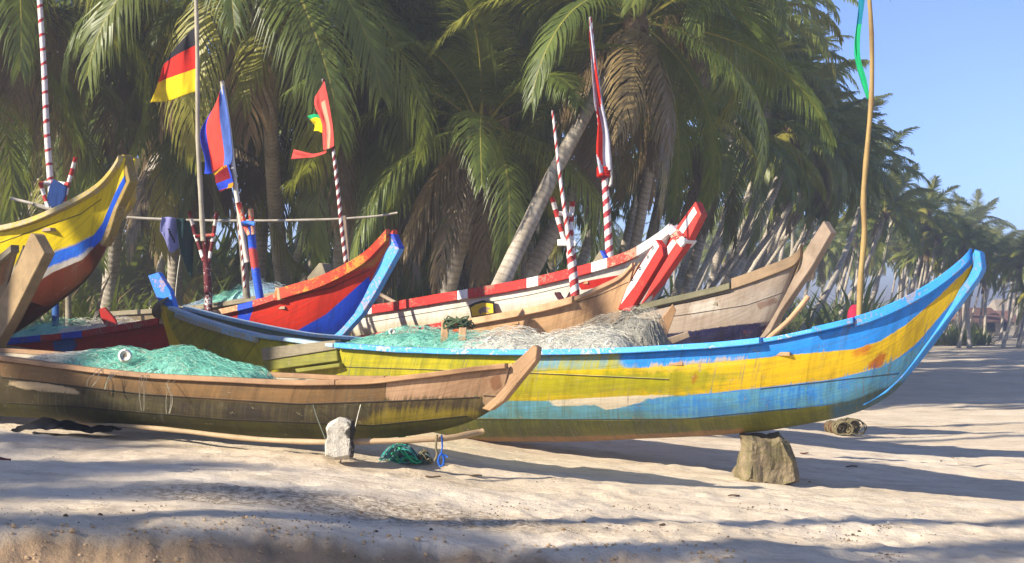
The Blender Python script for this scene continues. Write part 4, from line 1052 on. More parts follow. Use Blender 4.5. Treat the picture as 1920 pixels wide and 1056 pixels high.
# undergrowth of dark blades and low fronds at the foot of the grove
def undergrowth():
    rnd = random.Random(31); V, F_, MI = [], [], []
    def clump(c, s_, nb, mi):
        for _ in range(nb):
            a_ = rnd.uniform(0, 6.28); el = rnd.uniform(.3, 1.4); L = s_*rnd.uniform(.6, 1.2); d = Vector((math.cos(a_)*math.cos(el), math.sin(a_)*math.cos(el), math.sin(el))); w_ = Vector((-math.sin(a_), math.cos(a_), 0))*.035*s_
            b = len(V); p = c+Vector((math.cos(a_), math.sin(a_), 0))*rnd.uniform(0, .35*s_)
            for h in range(3): V.append(p+w_*(1, .9, .5)[h]); V.append(p-w_*(1, .9, .5)[h]); p = p+d*L/3; d = (d+Vector((0, 0, -.45))).normalized()
            V.append(p); F_.extend([(b, b+1, b+3, b+2), (b+2, b+3, b+5, b+4), (b+4, b+5, b+6)]); MI.extend([mi]*3)
    for _ in range(520):
        d = rnd.uniform(26, 48); px = rnd.uniform(-300, 1150); c = gpt(px, d); clump(c, rnd.uniform(.7, 1.9), 26, rnd.choice((0, 0, 1)))
    for _ in range(260):
        d = 66*math.exp(rnd.uniform(0, .8)); px = rnd.uniform(950, 1640)+rnd.uniform(0, .5)*(d-66); clump(gpt(px, d), rnd.uniform(2.2, 4.6), 24, 0)
    for _ in range(620):
        d = rnd.uniform(44, 66); px = rnd.uniform(-500, 1080); c = gpt(px, d); clump(c, rnd.uniform(3, 5.6), 24, rnd.choice((0, 0, 1)))
    for _ in range(120):
        d = rnd.uniform(86, 112); clump(gpt(rnd.uniform(1640, 1850), d), rnd.uniform(.9, 1.9), 24, 0)
    for _ in range(420):
        d = 50*math.exp(rnd.uniform(0, 1.7)); hi = float(np.interp(d, [48, 60, 80, 110, 150, 220, 300], [1440, 1520, 1640, 1720, 1800, 1880, 1930])); px = hi-abs(rnd.gauss(0, 1))*220
        clump(gpt(px, d), rnd.uniform(.8, 2.0), 26, 0)
    me = mesh_from(V, F_, None, MI); me.attributes.new('tone', 'FLOAT', 'POINT').data.foreach_set('value', [mn.noise(v*.4)+.3 for v in V])
    o = link('undergrowth', me, None, [M_leaf, M_dead]); setp(o, 'low tangled greenery and dry fronds at the foot of the palms', None, None, 'stuff')
undergrowth()
# little houses far along the beach
def hut(px, d, w, h, label, wall, roof, ry):
    c = gpt(px, d); root = empty('beach_house', c, ry, label, 'house', None)
    MB().box((0, 0, h/2), w, w*.7, h).build('wall', wall, root, smooth=False)
    rf = MB(); e_ = .4; y = w*.35+e_; x = w/2+e_; z0 = h-.05; z1 = h+w*.3
    rf.v = [Vector(q) for q in ((-x, -y, z0), (x, -y, z0), (x, y, z0), (-x, y, z0), (-x*.8, 0, z1), (x*.8, 0, z1))]; rf.uv = [(q.x, q.y) for q in rf.v]
    rf.f = [(0, 1, 5, 4), (2, 3, 4, 5), (1, 2, 5), (3, 0, 4), (3, 2, 1, 0)]; rf.mi = [0]*5; rf.build('roof', roof, root, smooth=False)
    MB().box((-w*.15, -w*.35-.02, h*.42), .9, .06, h*.84).build('door', M_grey, root, smooth=False)
    MB().box((w*.22, -w*.35-.02, h*.6), .9, .06, .8).build('window', M_black, root, smooth=False)
hut(1822, 128, 4.2, 1.3, 'far small house with a rusty red roof behind the blue and yellow bow', plain('wall_cream', '#b8a890', .9, .2, 2), plain('roof_rust', '#7d6056', .8, .3, 2), .3)
hut(1862, 136, 3.4, 1.3, 'far low house with a rusty roof near the right edge among the trunks', plain('wall_grey', '#9a9488', .9, .2, 2), plain('roof_rust', '#7d6056', .8, .3, 2), -.1)
hut(1905, 170, 6, 2.0, 'farthest pale house with a light roof at the right edge', plain('wall_cream', '#b8a890', .9, .2, 2), plain('roof_pale', '#a89a88', .8, .3, 2), .1)
# sea-spray haze
hz = MB().box((0, 0, 10.5), 13000, 13000, 26).build('haze', M_black, None, smooth=False)
hz.data.materials.clear(); m = bpy.data.materials.new('haze'); m.use_nodes = True; nt = m.node_tree; nt.nodes.clear()
ou = nt.nodes.new('ShaderNodeOutputMaterial'); vv = nt.nodes.new('ShaderNodeVolumePrincipled'); nt.links.new(vv.outputs[0], ou.inputs['Volume'])
vv.inputs['Color'].default_value = (.93, .95, 1, 1); vv.inputs['Density'].default_value = HAZE; vv.inputs['Anisotropy'].default_value = .3
hz.data.materials.append(m); setp(hz, 'pale sea-spray haze over the beach', None, None, 'stuff')
# ------------------------------------------------------------------ poles, mast rests and flags
M_bamboo = worn('bamboo_pale', '#a8a08c', '#8c8470', peel=.1, scale=.6)
M_bamboo_y = worn('bamboo_yellow', '#a58c54', '#8a6f48', peel=.1, scale=.6)
RW1 = striped('stripe_red_white_fine', '#a32a26', '#d6d0c8', 5.5, 1, .3)
RW2 = striped('stripe_maroon_white', '#6e1f24', '#cfcac2', 7.5, 1, .5)
RW3 = striped('stripe_red_white_spiral', '#a02c2e', '#d8d4cc', 7.0, 1, .5)
RW0 = striped('stripe_red_white_long', '#a82a28', '#d8d4cc', 5.5, 0, .5)
MW0 = striped('stripe_maroon_white_long', '#64191d', '#d2cdc4', 4.4, 0, .6)
def pole(pts, rad, mat, label, name='flag_pole', n=8, rings=0, cat='pole', group='poles and masts standing in the boats'):
    w = smooth_path(pts, 24); o0 = w[-1]
    r = [rad[0]+(rad[1]-rad[0])*i/23 for i in range(24)]
    if rings:
        r = [q*(1.14 if i % rings == 0 else 1) for i, q in enumerate(r)]
    ob = MB().tube([p-o0 for p in w], r, n).build(name, mat); ob.location = o0
    return setp(ob, label, cat, group)
def fork(name, d, stem, arms, cross, label, ms, ma, mc, rs=.045, ra=.03):
    """forked mast rest: stem polyline, arm polylines, cross bars"""
    o0 = P(*stem[-1], d); root = empty(name, o0, 0, label, 'mast rest', 'forked mast rests in the boats')
    MB().tube([P(x, y, d)-o0 for x, y in stem], rs, 8).build('post', ms, root)
    for i, a_ in enumerate(arms):
        MB().tube([P(x, y, d-.02)-o0 for x, y in a_], ra, 8).build('arm', ma, root)
    for c_ in cross:
        MB().tube([P(x, y, d-.05)-o0 for x, y in c_], ra*.9, 6).build('crossbar', mc, root)
    return root
def flag(name, pole_obj_d, rows, d, colf, mats, label, ripple=.05, nu=26, nv=26, seed=0, tears=0, slope=.28):
    """cloth through a grid of pixel points; rows run from the pole side outward"""
    rnd = random.Random(seed); m, n = len(rows), len(rows[0])
    def at(u, v):
        rr = [catm([tuple(p) for p in r], v*(n-1)) for r in rows]
        return catm([tuple(p) for p in rr], u*(m-1))
    V, F_, MI, keep = [], [], [], []
    for i in range(nu+1):
        for j in range(nv+1):
            u, v = i/nu, j/nv; x, y = at(u, v)
            dd = d+slope*u+ripple*math.sin(u*7+v*2.5+seed)*min(1, u*3)+ripple*.5*math.sin(v*9+u*4+seed)*u
            V.append(P(x, y, dd))
    for i in range(nu):
        for j in range(nv):
            u, v = (i+.5)/nu, (j+.5)/nv
            if tears and u > .72 and mn.noise(Vector((u*9, v*9, seed))) > .28: continue
            F_.append((i*(nv+1)+j, (i+1)*(nv+1)+j, (i+1)*(nv+1)+j+1, i*(nv+1)+j+1)); MI.append(colf(u, v))
    o0 = V[0].copy(); me = mesh_from([v-o0 for v in V], F_, None, MI)
    o = link(name, me, None, mats); o.location = o0
    md = o.modifiers.new('t', 'SOLIDIFY'); md.thickness = .004
    return setp(o, label, 'flag')
c_blk = cloth_mat('cloth_black', '#15131a', .1); c_red = cloth_mat('cloth_red', '#e02c1c'); c_yel = cloth_mat('cloth_yellow', '#f0d810')
c_blue = cloth_mat('cloth_blue', '#2c4ed0'); c_bl2 = cloth_mat('cloth_light_blue', '#5f7fce'); c_cor = cloth_mat('cloth_coral', '#ec5040'); c_mar = cloth_mat('cloth_maroon', '#8a1622')
c_pink = cloth_mat('cloth_salmon', '#e45a50'); c_cream = cloth_mat('cloth_cream', '#d8b494'); c_wht = cloth_mat('cloth_white', '#d2d2dc'); c_grn = cloth_mat('cloth_green', '#18b878'); c_tl = cloth_mat('cloth_teal', '#1a86a0')
c_crest = cloth_mat('cloth_gold', '#d89a18')

pole([P(70, -60, 19), P(82, 120, 19), P(88, 250, 19), P(97, 372, 19)], (.034, .045), striped('stripe_mast_left', '#a3242a', '#cdc7c4', 5.2, .35, .2), 'tall red and white wound mast at the far left above the high yellow bow')
fork('mast_rest', 19.0, [(104, 380), (104, 450), (104, 640)], [[(76, 345), (84, 370), (93, 397)], [(142, 295), (128, 345), (115, 395)]], [[(74, 344), (102, 342), (128, 346)]],
     'blue mast rest with red and white arms behind the high yellow bow', worn('paint_mast_blue', '#1f4f8a', '#1a3f70', '#704040', .35), RW0, RW0, .05, .028)
board('blue_cloth', [(92, 352), (100, 336), (112, 342), (124, 350), (122, 368), (114, 384), (96, 390), (88, 372)], 18.9, .05, cloth_mat('cloth_deep_blue', '#1c3f7c', .1), 'deep blue cloth bound round the mast rest at the far left', 'cloth')
stick('loose_stick', [P(62, 383, 18.7), P(90, 392, 18.7), P(125, 394, 18.7)], .02, M_bamboo, 'short pale stick lying across behind the yellow bow', 'stick', smoothn=6)

pole([P(366, -60, 19.6), P(370, 100, 19.6), P(371, 250, 19.6), P(376, 360, 19.6), P(381, 452, 19.6)], (.026, .036), M_bamboo, 'long grey bamboo pole flying the black, red and yellow flag', rings=4)
flag('flag', 19.6, [[(366, 50), (367, 85), (368, 128), (367, 172)], [(350, 66), (346, 95), (340, 138), (336, 182)], [(332, 86), (325, 107), (312, 148), (315, 190)], [(320, 100), (308, 120), (297, 155), (282, 192)]],
     19.6, lambda u, v: 0 if v < .345 else (1 if v < .68 else 2), [c_blk, c_red, c_yel], 'black, red and yellow striped flag on the bamboo pole', .09, 30, 30, 1)
fork('mast_rest', 19.8, [(386, 445), (388, 500), (391, 560), (391, 620)], [[(355, 397), (366, 440), (374, 462), (382, 490)], [(407, 398), (400, 440), (396, 465), (391, 490)]], [[(366, 444), (385, 442), (402, 441)]],
     'maroon and white forked mast rest holding the bamboo flagpole', worn('paint_white_maroon', '#d6d2ca', '#c8c2ba', '#5c161c', .62), MW0, M_red, .055, .028)
pole([P(416, 152, 17.5), P(428, 230, 17.5), P(441, 345, 17.5), P(452, 420, 17.5), P(463, 492, 17.5)], (.026, .032), worn('paint_pole_white', '#d2cec2', '#b8b09c', '#a0907a', .2), 'white flagpole carrying the blue and red striped flag')
def club(u, v):
    if v > .82: return 5 if .35 < u < .72 and v < .93 and (int(u*40) % 3) else (4 if .2 < u < .6 else 0)
    return 1 if u < .28 else (2 if u < .66 else 0)
flag('flag', 17.5, [[(417, 160), (428, 215), (436, 290), (431, 310)], [(412, 172), (412, 222), (420, 285), (419, 312)], [(408, 184), (399, 230), (401, 290), (405, 320)], [(404, 196), (385, 236), (392, 290), (397, 326)], [(402, 204), (376, 248), (384, 300), (383, 326)]],
     17.45, lambda u, v: 1 if u < .25 else (2 if u < .72 else 0), [c_blue, c_bl2, c_cor], 'blue and coral striped flag hanging from the white pole', .08, 24, 30, 2)
flag('flag', 17.5, [[(428, 308), (433, 325), (437, 345), (434, 352)], [(416, 313), (423, 330), (428, 348), (424, 354)], [(402, 326), (404, 340), (408, 352), (412, 360)]],
     17.40, lambda u, v: 3 if (v < .1 and u > .15 and int(u*30) % 4) else (2 if v < .45 and u > .2 else (3 if (u < .5 and v > .6) else (0 if v < .86 else 1))), [c_blue, c_mar, c_mar, c_crest], 'maroon and blue flag end with small gold lettering and crest below the coral flag', .03, 22, 20, 3)
fork('mast_rest', 17.4, [(470, 420), (474, 470), (481, 520), (487, 556), (490, 600)], [[(447, 380), (453, 400), (460, 425), (468, 440)], [(470, 392), (472, 420), (474, 440)]], [[(453, 420), (464, 418), (477, 420)]],
     'blue and red mast rest beside the white flagpole', striped('stripe_blue_red_blocks', '#1f55cc', '#b8423a', 1.6, 0, .62), M_red_l, M_bright, .05, .032)
pole([P(448, 404, 18.4), P(455, 470, 18.4), P(463, 560, 18.4)], (.035, .05), worn('timber_mast_dark', '#8c8474', '#5f584a', peel=.2), 'grey weathered mast stump just left of the blue and red mast rest')
pole([P(447, 418, 18.3), P(454, 470, 18.3), P(459, 540, 18.3)], (.016, .02), RW2, 'thin maroon and white wound stick against the grey mast stump')
pole([P(606, 148, 19.8), P(622, 260, 19.8), P(634, 360, 19.8), P(640, 420, 19.8), P(651, 512, 19.8), P(655, 580, 19.8)], (.022, .034), RW2, 'slender maroon and white wound pole with the torn salmon flag')
board('wooden_post', [(640, 406), (648, 404), (656, 500), (657, 640), (646, 640), (645, 500)], 20.0, .1, M_weath, 'square grey post supporting the clothes line by the red bow', 'post')
flag('flag', 19.8, [[(608, 152), (616, 190), (624, 240), (626, 274)], [(604, 160), (608, 195), (617, 240), (615, 280)], [(598, 170), (598, 200), (607, 235), (610, 282)], [(590, 182), (590, 200), (602, 230), (606, 282)]],
     19.62, lambda u, v: 1 if (.25 < u < .48 and .3 < v) else 0, [c_pink, c_cream], 'torn salmon flag with a pale fold on the maroon and white pole', .05, 20, 28, 4, 0)
flag('flag', 19.8, [[(598, 216), (603, 228), (604, 240), (604, 250)], [(588, 214), (594, 224), (596, 234), (597, 246)], [(576, 218), (584, 228), (590, 236), (588, 246)]],
     19.85, lambda u, v: 1 if v < .2 else 0, [c_yel, c_grn], 'yellow and green scrap of cloth on the edge of the salmon flag', .04, 14, 14, 5)
flag('flag', 19.8, [[(612, 283), (612, 285), (611, 287)], [(590, 288), (590, 291), (590, 294)], [(568, 284), (568, 291), (568, 297)], [(551, 280), (548, 290), (546, 299)]],
     19.75, lambda u, v: 0, [c_pink], 'narrow salmon streamer blown left from the foot of the torn flag', .04, 24, 6, 6)
# clothes line
pole([P(20, 372, 20.6), P(130, 396, 20.5), P(260, 409, 20.4), P(420, 414, 20.3), P(600, 412, 20.2), P(700, 406, 20.2), P(745, 399, 20.2)], (.021, .014), worn('pole_peeled', '#b5aea0', '#958c7c', peel=.1, scale=.6), 'long thin horizontal pole used as a clothes line behind the boats', 'clothes_line', rings=3, group=None)
stick('support_post', [P(128, 398, 20.6), P(128, 500, 20.6), P(128, 640, 20.6)], .045, M_grey, 'grey support post of the clothes line behind the high yellow bow', 'post', smoothn=4)
c_lil = cloth_mat('cloth_lilac', '#8f90c4', .2); c_dk = cloth_mat('cloth_dark_green', '#1c3c3c', .1); c_nv = cloth_mat('cloth_navy', '#161d2c', .1)
o = flag('shirt', 20.3, [[(303, 408), (301, 420), (300, 434), (306, 436)], [(314, 407), (314, 430), (316, 450), (318, 472)], [(324, 408), (325, 432), (328, 450), (332, 468)], [(335, 411), (334, 430), (334, 448), (336, 462)]], 20.2, lambda u, v: 1 if abs(u-.25-.5*v) < .06 and .3 < v < .75 else 0, [c_lil, c_nv], 'lilac shirt hanging from the clothes line', .03, 20, 20, 7, 0, .1); o['category'] = 'shirt'
o = flag('trousers', 20.3, [[(330, 410), (333, 440), (338, 470), (340, 478)], [(342, 410), (345, 440), (347, 470), (348, 500)], [(354, 411), (356, 440), (357, 480), (354, 512)], [(364, 413), (364, 440), (362, 480), (360, 520)]], 20.25, lambda u, v: 0, [c_dk], 'dark green trousers hanging on the clothes line beside the lilac shirt', .05, 20, 20, 8); o['category'] = 'trousers'
stick('cord', [P(338, 478, 20.1), P(334, 505, 20.1), P(330, 540, 20.1), P(328, 575, 20.1)], .006, M_twine, 'thin pale cord hanging below the dark green trousers', 'cord')
# poles of the tan and the white boat
pole([P(1036, 207, 16.9), P(1050, 330, 16.9), P(1064, 430, 16.9), P(1070, 480, 16.9)], (.014, .036), RW1, 'slender red and white pole tapering to a point above the tan boat')
fork('mast_rest', 17.0, [(1064, 410), (1070, 470), (1078, 545), (1080, 590)], [[(1035, 370), (1046, 410), (1056, 445), (1062, 460)], [(1074, 378), (1071, 410), (1068, 440)]], [[(1048, 400), (1060, 402), (1074, 403)]],
     'red and white mast rest with two short arms on the tan boat', RW3, RW0, M_white, .055, .03)
board('white_block', [(1045, 449), (1062, 448), (1080, 452), (1079, 462), (1062, 461), (1046, 461)], 16.9, .1, M_white, 'small white block tied across the red and white mast rest', 'block')
pole([P(1107, 32, 19.0), P(1118, 160, 19.0), P(1128, 260, 19.0), P(1135, 350, 19.0), P(1143, 482, 19.0), P(1146, 530, 19.0)], (.02, .062), striped('stripe_red_white_mast', '#a02c38', '#d6d2cc', 6.2, 1, .46), 'thick spiral red and white mast holding the furled red and white flag')
pole([P(1140, 262, 18.9), P(1146, 330, 18.9), P(1144, 350, 18.9)], (.022, .022), worn('paint_grey_white', '#c4c0b8', '#8f8a84', '#6a6460', .4), 'short pale stick lashed to the top of the thick spiral mast')
def rw(u, v): return 1 if (mn.noise(Vector((u*1.5, v*3.2, 4.2)))+(.16 if u > .6 else -.12)+.18*(v-.4)) > .2 else 0
flag('flag', 19, [[(1107, 34), (1118, 110), (1130, 190), (1142, 250), (1145, 290), (1146, 318)], [(1106, 50), (1113, 120), (1121, 190), (1131, 250), (1132, 295), (1134, 322)], [(1105, 60), (1110, 130), (1115, 195), (1121, 225), (1118, 285), (1124, 326)]],
     18.84, rw, [c_wht, c_red], 'furled red and white flag wrapped down the thick spiral mast', .04, 14, 60, 9, 0, .0)
mb = MB(); c0 = P(1133, 322, 18.95)
for k in range(4): mb.tube([Vector((.085*math.cos(t*math.pi/6), .085*math.sin(t*math.pi/6), .03*k-.05+.012*math.sin(t))) for t in range(13)], .02, 6)
setp(mb.build('cloth_binding', c_red), 'red cloth tied round the thick spiral mast below its flag', 'cloth').location = c0
# tall bamboo with green streamer
pole([P(1626, -50, 12.3), P(1634, 60, 12.3), P(1634, 180, 12.3), P(1625, 290, 12.3), P(1619, 370, 12.3), P(1621, 440, 12.3), P(1614, 520, 12.3), P(1611, 600, 12.3), P(1609, 640, 12.3)], (.018, .028), M_bamboo_y, 'tall crooked bamboo pole rising from the bow of the blue and yellow boat', rings=3)
flag('streamer', 12.3, [[(1624, -30), (1618, 20), (1612, 70), (1613, 110), (1624, 150), (1630, 186)], [(1617, -10), (1612, 24), (1606, 68), (1608, 110), (1618, 152), (1627, 187)], [(1610, -4), (1608, 28), (1602, 80), (1603, 112), (1613, 150), (1626, 188)]],
     12.32, lambda u, v: 1 if v < .3 else 0, [c_grn, c_tl], 'long narrow green streamer tied to the tall crooked bamboo', .05, 10, 50, 10)['category'] = 'streamer'
flag('rag', 12.3, [[(1606, 572), (1606, 590), (1607, 612)], [(1597, 572), (1596, 590), (1597, 612)], [(1590, 582), (1588, 595), (1589, 612)]], 12.42, lambda u, v: 0, [cloth_mat('cloth_crimson', '#b02a48', .2)], 'crimson rag at the foot of the tall bamboo', .03, 8, 8, 11)['category'] = 'cloth'

# ------------------------------------------------------------------ on the sand
def gp(px, py):
    """point where the ray through a pixel meets the sand"""
    lo = 5.0
    while lo < 200:
        p = P(px, py, lo)
        if p.z <= gsmooth(p.x): return p
        lo += .02
    return p
# rock under the bow
def rockmesh(poly_front, d, depth, mat, name, label, cat, seed, base_grow=.1, parent=None, rough_=.02):
    pts = [P(x, y, d) for x, y in poly_front]; cz = sum(pts, Vector())/len(pts)
    z0 = min(p.z for p in pts); z1 = max(p.z for p in pts)
    bm = bmesh.new(); layers = []
    for k, (yy, sc) in enumerate(((-.5, .80), (-.22, 1.0), (.2, .98), (.5, .74))):
        lay = []
        for p in pts:
            q = (p-cz)*sc; gr = 1+base_grow*(1-(p.z-z0)/(z1-z0))
            lay.append(bm.verts.new((q.x*gr, yy*depth*gr, q.z)))
        layers.append(lay)
    n = len(pts)
    for a_, b_ in zip(layers, layers[1:]):
        for i in range(n): bm.faces.new((a_[i], a_[(i+1) % n], b_[(i+1) % n], b_[i]))
    bm.faces.new(layers[0][::-1]); bm.faces.new(layers[-1])
    bmesh.ops.triangulate(bm, faces=bm.faces)
    bmesh.ops.subdivide_edges(bm, edges=bm.edges[:], cuts=2, use_grid_fill=True)
    for v in bm.verts:
        c = v.co*3+Vector((seed, 0, 0))
        v.co += Vector((mn.noise(c), mn.noise(c+Vector((9, 0, 0))), mn.noise(c+Vector((0, 9, 0)))))*rough_*2.0
        v.co += Vector((mn.noise(v.co*14), mn.noise(v.co*14+Vector((5, 5, 5))), mn.noise(v.co*14+Vector((1, 7, 3)))))*rough_*.6
    bmesh.ops.recalc_face_normals(bm, faces=bm.faces)
    me = bpy.data.meshes.new('m'); bm.to_mesh(me); bm.free()
    o = link(name, me, parent, [mat], smooth=False); o.location = cz
    return setp(o, label, cat)
def rock_mat():
    m, nt, bs, out = newmat('rock_mossy'); g = N(nt); ob = g.coord('Object')
    n1 = g.noise(ob, 4, 6, .65); n2 = g.noise(ob, 24, 5, .7); n3 = g.noise(g.scale(ob, (2, 2, 9)), 2.5, 5, .7)
    c = g.mix(g.map(n1, .4, .62), lin('#8f7f64'), lin('#6a6248'))
    c = g.mix(g.map(n3, .5, .68, 0, .7), c, lin('#6c6a38')); c = g.mix(g.map(n2, .5, .7, 0, .5), c, lin('#4f4534'))
    nt.links.new(c, bs.inputs['Base Color']); bs.inputs['Roughness'].default_value = .9
    nt.links.new(g.bump(g.math('ADD', n2, n1), .8, .03), bs.inputs['Normal']); return m
rk = [(1388, 816), (1420, 811), (1440, 817), (1460, 812), (1476, 826), (1476, 858), (1484, 902), (1462, 915), (1430, 910), (1395, 908), (1374, 902), (1382, 880), (1389, 850)]
rockmesh(rk, 12.55, .52, rock_mat(), 'rock', 'mossy brown boulder propping up the bow of the blue and yellow boat', 'rock', 3, .0, None, .042)
# foam block
m, nt, bs, out = newmat('foam_mottled'); g = N(nt); ob = g.coord('Object')
n1 = g.noise(ob, 9, 5, .7); n2 = g.noise(ob, 70, 4, .8)
c = g.mix(g.map(n1, .5, .62, 0, .8), lin('#cfc8b8'), lin('#9a9484')); c = g.mix(g.map(n2, .58, .68), c, lin('#7c7566'))
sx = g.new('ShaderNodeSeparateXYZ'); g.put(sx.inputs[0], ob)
c = g.mix(g.map(g.math('ADD', sx.outputs[0], g.math('MULTIPLY', g.math('SUBTRACT', n1, .5), .35)), .05, .08), c, lin('#3c3a34'))  # right end of the block coloured darker, with a ragged border
nt.links.new(c, bs.inputs['Base Color']); bs.inputs['Roughness'].default_value = .9
nt.links.new(g.bump(g.math('ADD', n2, n1), .9, .02), bs.inputs['Normal'])
froot = empty('foam_block', P(636, 858, 10.9), 0, 'battered white foam block wedged against the bamboo pole by the brown boat', 'foam block')
fo = rockmesh([(613, 856), (612, 834), (616, 822), (613, 806), (618, 795), (636, 782), (648, 783), (661, 788), (664, 806), (660, 824), (664, 836), (663, 856), (648, 860), (628, 861)], 10.85, .18, m, 'foam', None, None, 11, .0, None, .011)
fo.parent = froot; fo.location = fo.location-froot.location
cords = MB()
for (zz, ya) in ((.02, 0), (.17, .02)):
    cords.tube([Vector((.108*math.cos(t*math.pi/8), .105*math.sin(t*math.pi/8), zz+.01*math.sin(t))) for t in range(17)], .004, 5)
cords.tube([Vector((-.045, -.108, z*.05)) for z in range(0, 5)], .005, 5)
cords.build('cord', M_black, froot)
# bamboo along the hull
w = [(150, 792, 12.6), (320, 806, 11.9), (470, 823, 11.3), (600, 829, 10.98), (720, 827, 10.85), (800, 824, 10.85), (850, 820, 10.9), (905, 809, 11.05)]
pole([P(*q) for q in w], (.018, .024), worn('bamboo_beach', '#b49a78', '#97805f', peel=.1, scale=.6), 'long thin bamboo pole lying on the sand along the brown boat', 'bamboo_pole', rings=3, group=None)
# stays from the gunwale to the bamboo
stick('thin_rope', [P(552, 713, 11.3), P(578, 716, 11.25), P(590, 770, 11.15), P(612, 828, 11.0)], .0042, plain('rope_dull', '#5f6458', .8, .3), 'dull grey-green rope from the brown gunwale down to the foam block', 'rope')
stick('thin_rope', [P(690, 716, 11.1), P(676, 760, 11.05), P(660, 826, 10.95)], .0035, M_twine, 'pale taut string from the brown gunwale to the bamboo pole', 'rope')
# black plastic sheet
V = []; F_ = []; nx_, ny_ = 60, 12
for i in range(nx_+1):
    for j in range(ny_+1):
        t = i/nx_; px = 34+t*186; yb = 801+3*t+2*math.sin(t*9)
        hgt = (20*math.exp(-((t-.25)/.16)**2)+16*math.exp(-((t-.5)/.12)**2)*.7+7*math.exp(-((t-.85)/.12)**2)+3)
        b = P(px, yb, 12.3-.2*t); dy = (j/ny_-.5)*.35
        zz = hgt/FPX*12.2*max(0, 1-(2*abs(j/ny_-.45))**1.6)
        q = Vector((b.x, b.y+dy, max(ground(b.x, b.y+dy), b.z)-.015+zz)); q += Vector((mn.noise(q*9), mn.noise(q*9+Vector((3, 3, 3))), mn.noise(q*11)*1.2))*.022; V.append(q)
for i in range(nx_):
    for j in range(ny_): F_.append((i*(ny_+1)+j, (i+1)*(ny_+1)+j, (i+1)*(ny_+1)+j+1, i*(ny_+1)+j+1))
o0 = V[len(V)//2].copy(); o = link('plastic_sheet', mesh_from([v-o0 for v in V], F_), None, [M_black]); o.location = o0
setp(o, 'crumpled black plastic sheet on the sand under the brown boat', 'plastic sheet')
# tangled rope on the sand
def tangle(name, centre, rx, ry, rz, nst, mats, label, seed, rad=(.004, .007), mi_split=None, cat='rope tangle'):
    rnd = random.Random(seed); mb = MB()
    for k in range(nst):
        mi = rnd.randrange(len(mats)); ph = rnd.uniform(0, 6.28); q = rnd.uniform(.25, .5)
        cx, cy = rnd.uniform(-.55, .55)*rx, rnd.uniform(-.4, .4)*ry; r1 = rnd.uniform(.3, .6); ti = rnd.uniform(-.9, .9); pts = []
        for t in range(16):
            a_ = ph+t*q
            x = cx+rx*r1*math.cos(a_); y = cy+ry*r1*math.sin(a_); z = max(0.004, rz*(.45+.5*math.sin(a_*1.1+ti*3))*max(0.1, 1-(x/rx)**2)*rnd.uniform(.9, 1.1))
            pts.append(Vector((x, y, z)))
        mb.tube(smooth_path(pts, 34), rnd.uniform(*rad), 4, mi=mi)
    o = mb.build(name, mats); o.location = centre
    return setp(o, label, cat)
def P2(px, py):
    p = gp(px, py); p.z = ground(p.x, p.y); return p
r_teal = plain('rope_teal', '#2b9a94', .6, .4, 30); r_grn = plain('rope_green', '#16a870', .6, .4, 30); r_gry = plain('rope_greyteal', '#5f7f80', .7, .3, 30); r_kh = plain('rope_khaki', '#7d7355', .8, .4, 30); r_bl = plain('rope_blue', '#1659b8', .6, .2, 30)
tangle('rope_tangle', P2(748, 872), .17, .12, .15, 46, [r_teal, r_gry, r_gry, r_grn], 'tangled heap of teal and green rope on the sand below the bamboo', 21)
tangle('rope_tangle', P2(795, 876), .08, .08, .11, 20, [r_kh, r_kh, r_gry], 'khaki clump of old rope beside the teal rope heap', 22)
b_ = P2(754, 862)
tangle('rope_tangle', b_+Vector((0, 0, .09)), .05, .04, .08, 20, [r_grn], 'bright green knot of netting on top of the teal rope heap', 23)
bt = P(820, 822, 10.85)
stick('hanging_rope', [bt+Vector((0, -.025, .03)), bt+Vector((-.01, -.03, -.06)), bt+Vector((0, -.03, -.12)), bt+Vector((-.02, -.03, -.17))], .009, r_kh, 'frayed khaki rope end hanging from the bamboo pole', 'rope')
mb = MB(); q0 = Vector((0, 0, 0))
mb.tube([Vector((.005, -.03, .03)), Vector((.01, -.03, -.06)), Vector((0, -.03, -.12))], .006, 6)
mb.tube([Vector((.022*math.sin(t*math.pi/6), -.03, -.165+.045*math.cos(t*math.pi/6))) for t in range(13)], .008, 6)
mb.tube([Vector((0, -.03, -.12)), Vector((.03, -.035, -.125)), Vector((.05, -.03, -.14))], .007, 6)
setp(mb.build('hanging_rope', r_bl), 'blue rope loop hanging from the bamboo pole', 'rope').location = bt+Vector((.03, 0, 0))
# rope-bound rollers at the right
rl = P2(1580, 815); root = empty('rope_roller', rl, .3, 'pair of short log rollers wound with khaki rope on the sand behind the bow', 'roller')
for k, (xx, rr) in enumerate(((-.10, .085), (.08, .095))):
    rb = MB().tube([Vector((xx, -.14, rr)), Vector((xx, .2, rr))], rr, 14).build('log', worn('log_brown', '#6b4a38', '#4f3a2c', peel=.2), root, smooth=False)
    cm = MB()
    for q in range(7): cm.tube([Vector((xx+(rr+.006)*math.cos(t*math.pi/8), -.12+.045*q+.02*math.sin(t*.8+q*2), rr+(rr+.006)*math.sin(t*math.pi/8))) for t in range(17)], .007, 5)
    for q in range(9):
        ww = rnd.uniform(-.5, .5); r3 = rr*rnd.uniform(1.05, 1.3)
        cm.tube([Vector((xx+r3*math.cos(t*math.pi/8), -.1+ww*.25+ww*.14*math.cos(t*math.pi/8)+.03*math.sin(t+q), max(.01, rr+r3*math.sin(t*math.pi/8)))) for t in range(17)], .007, 5)
    for q in range(3): cm.tube([Vector((xx+rr*(.35+.25*q)*math.cos(t*math.pi/7+q), -.148, rr+rr*(.35+.25*q)*math.sin(t*math.pi/7+q))) for t in range(15)], .007, 5)
    cm.build('rope_winding', r_kh, root)
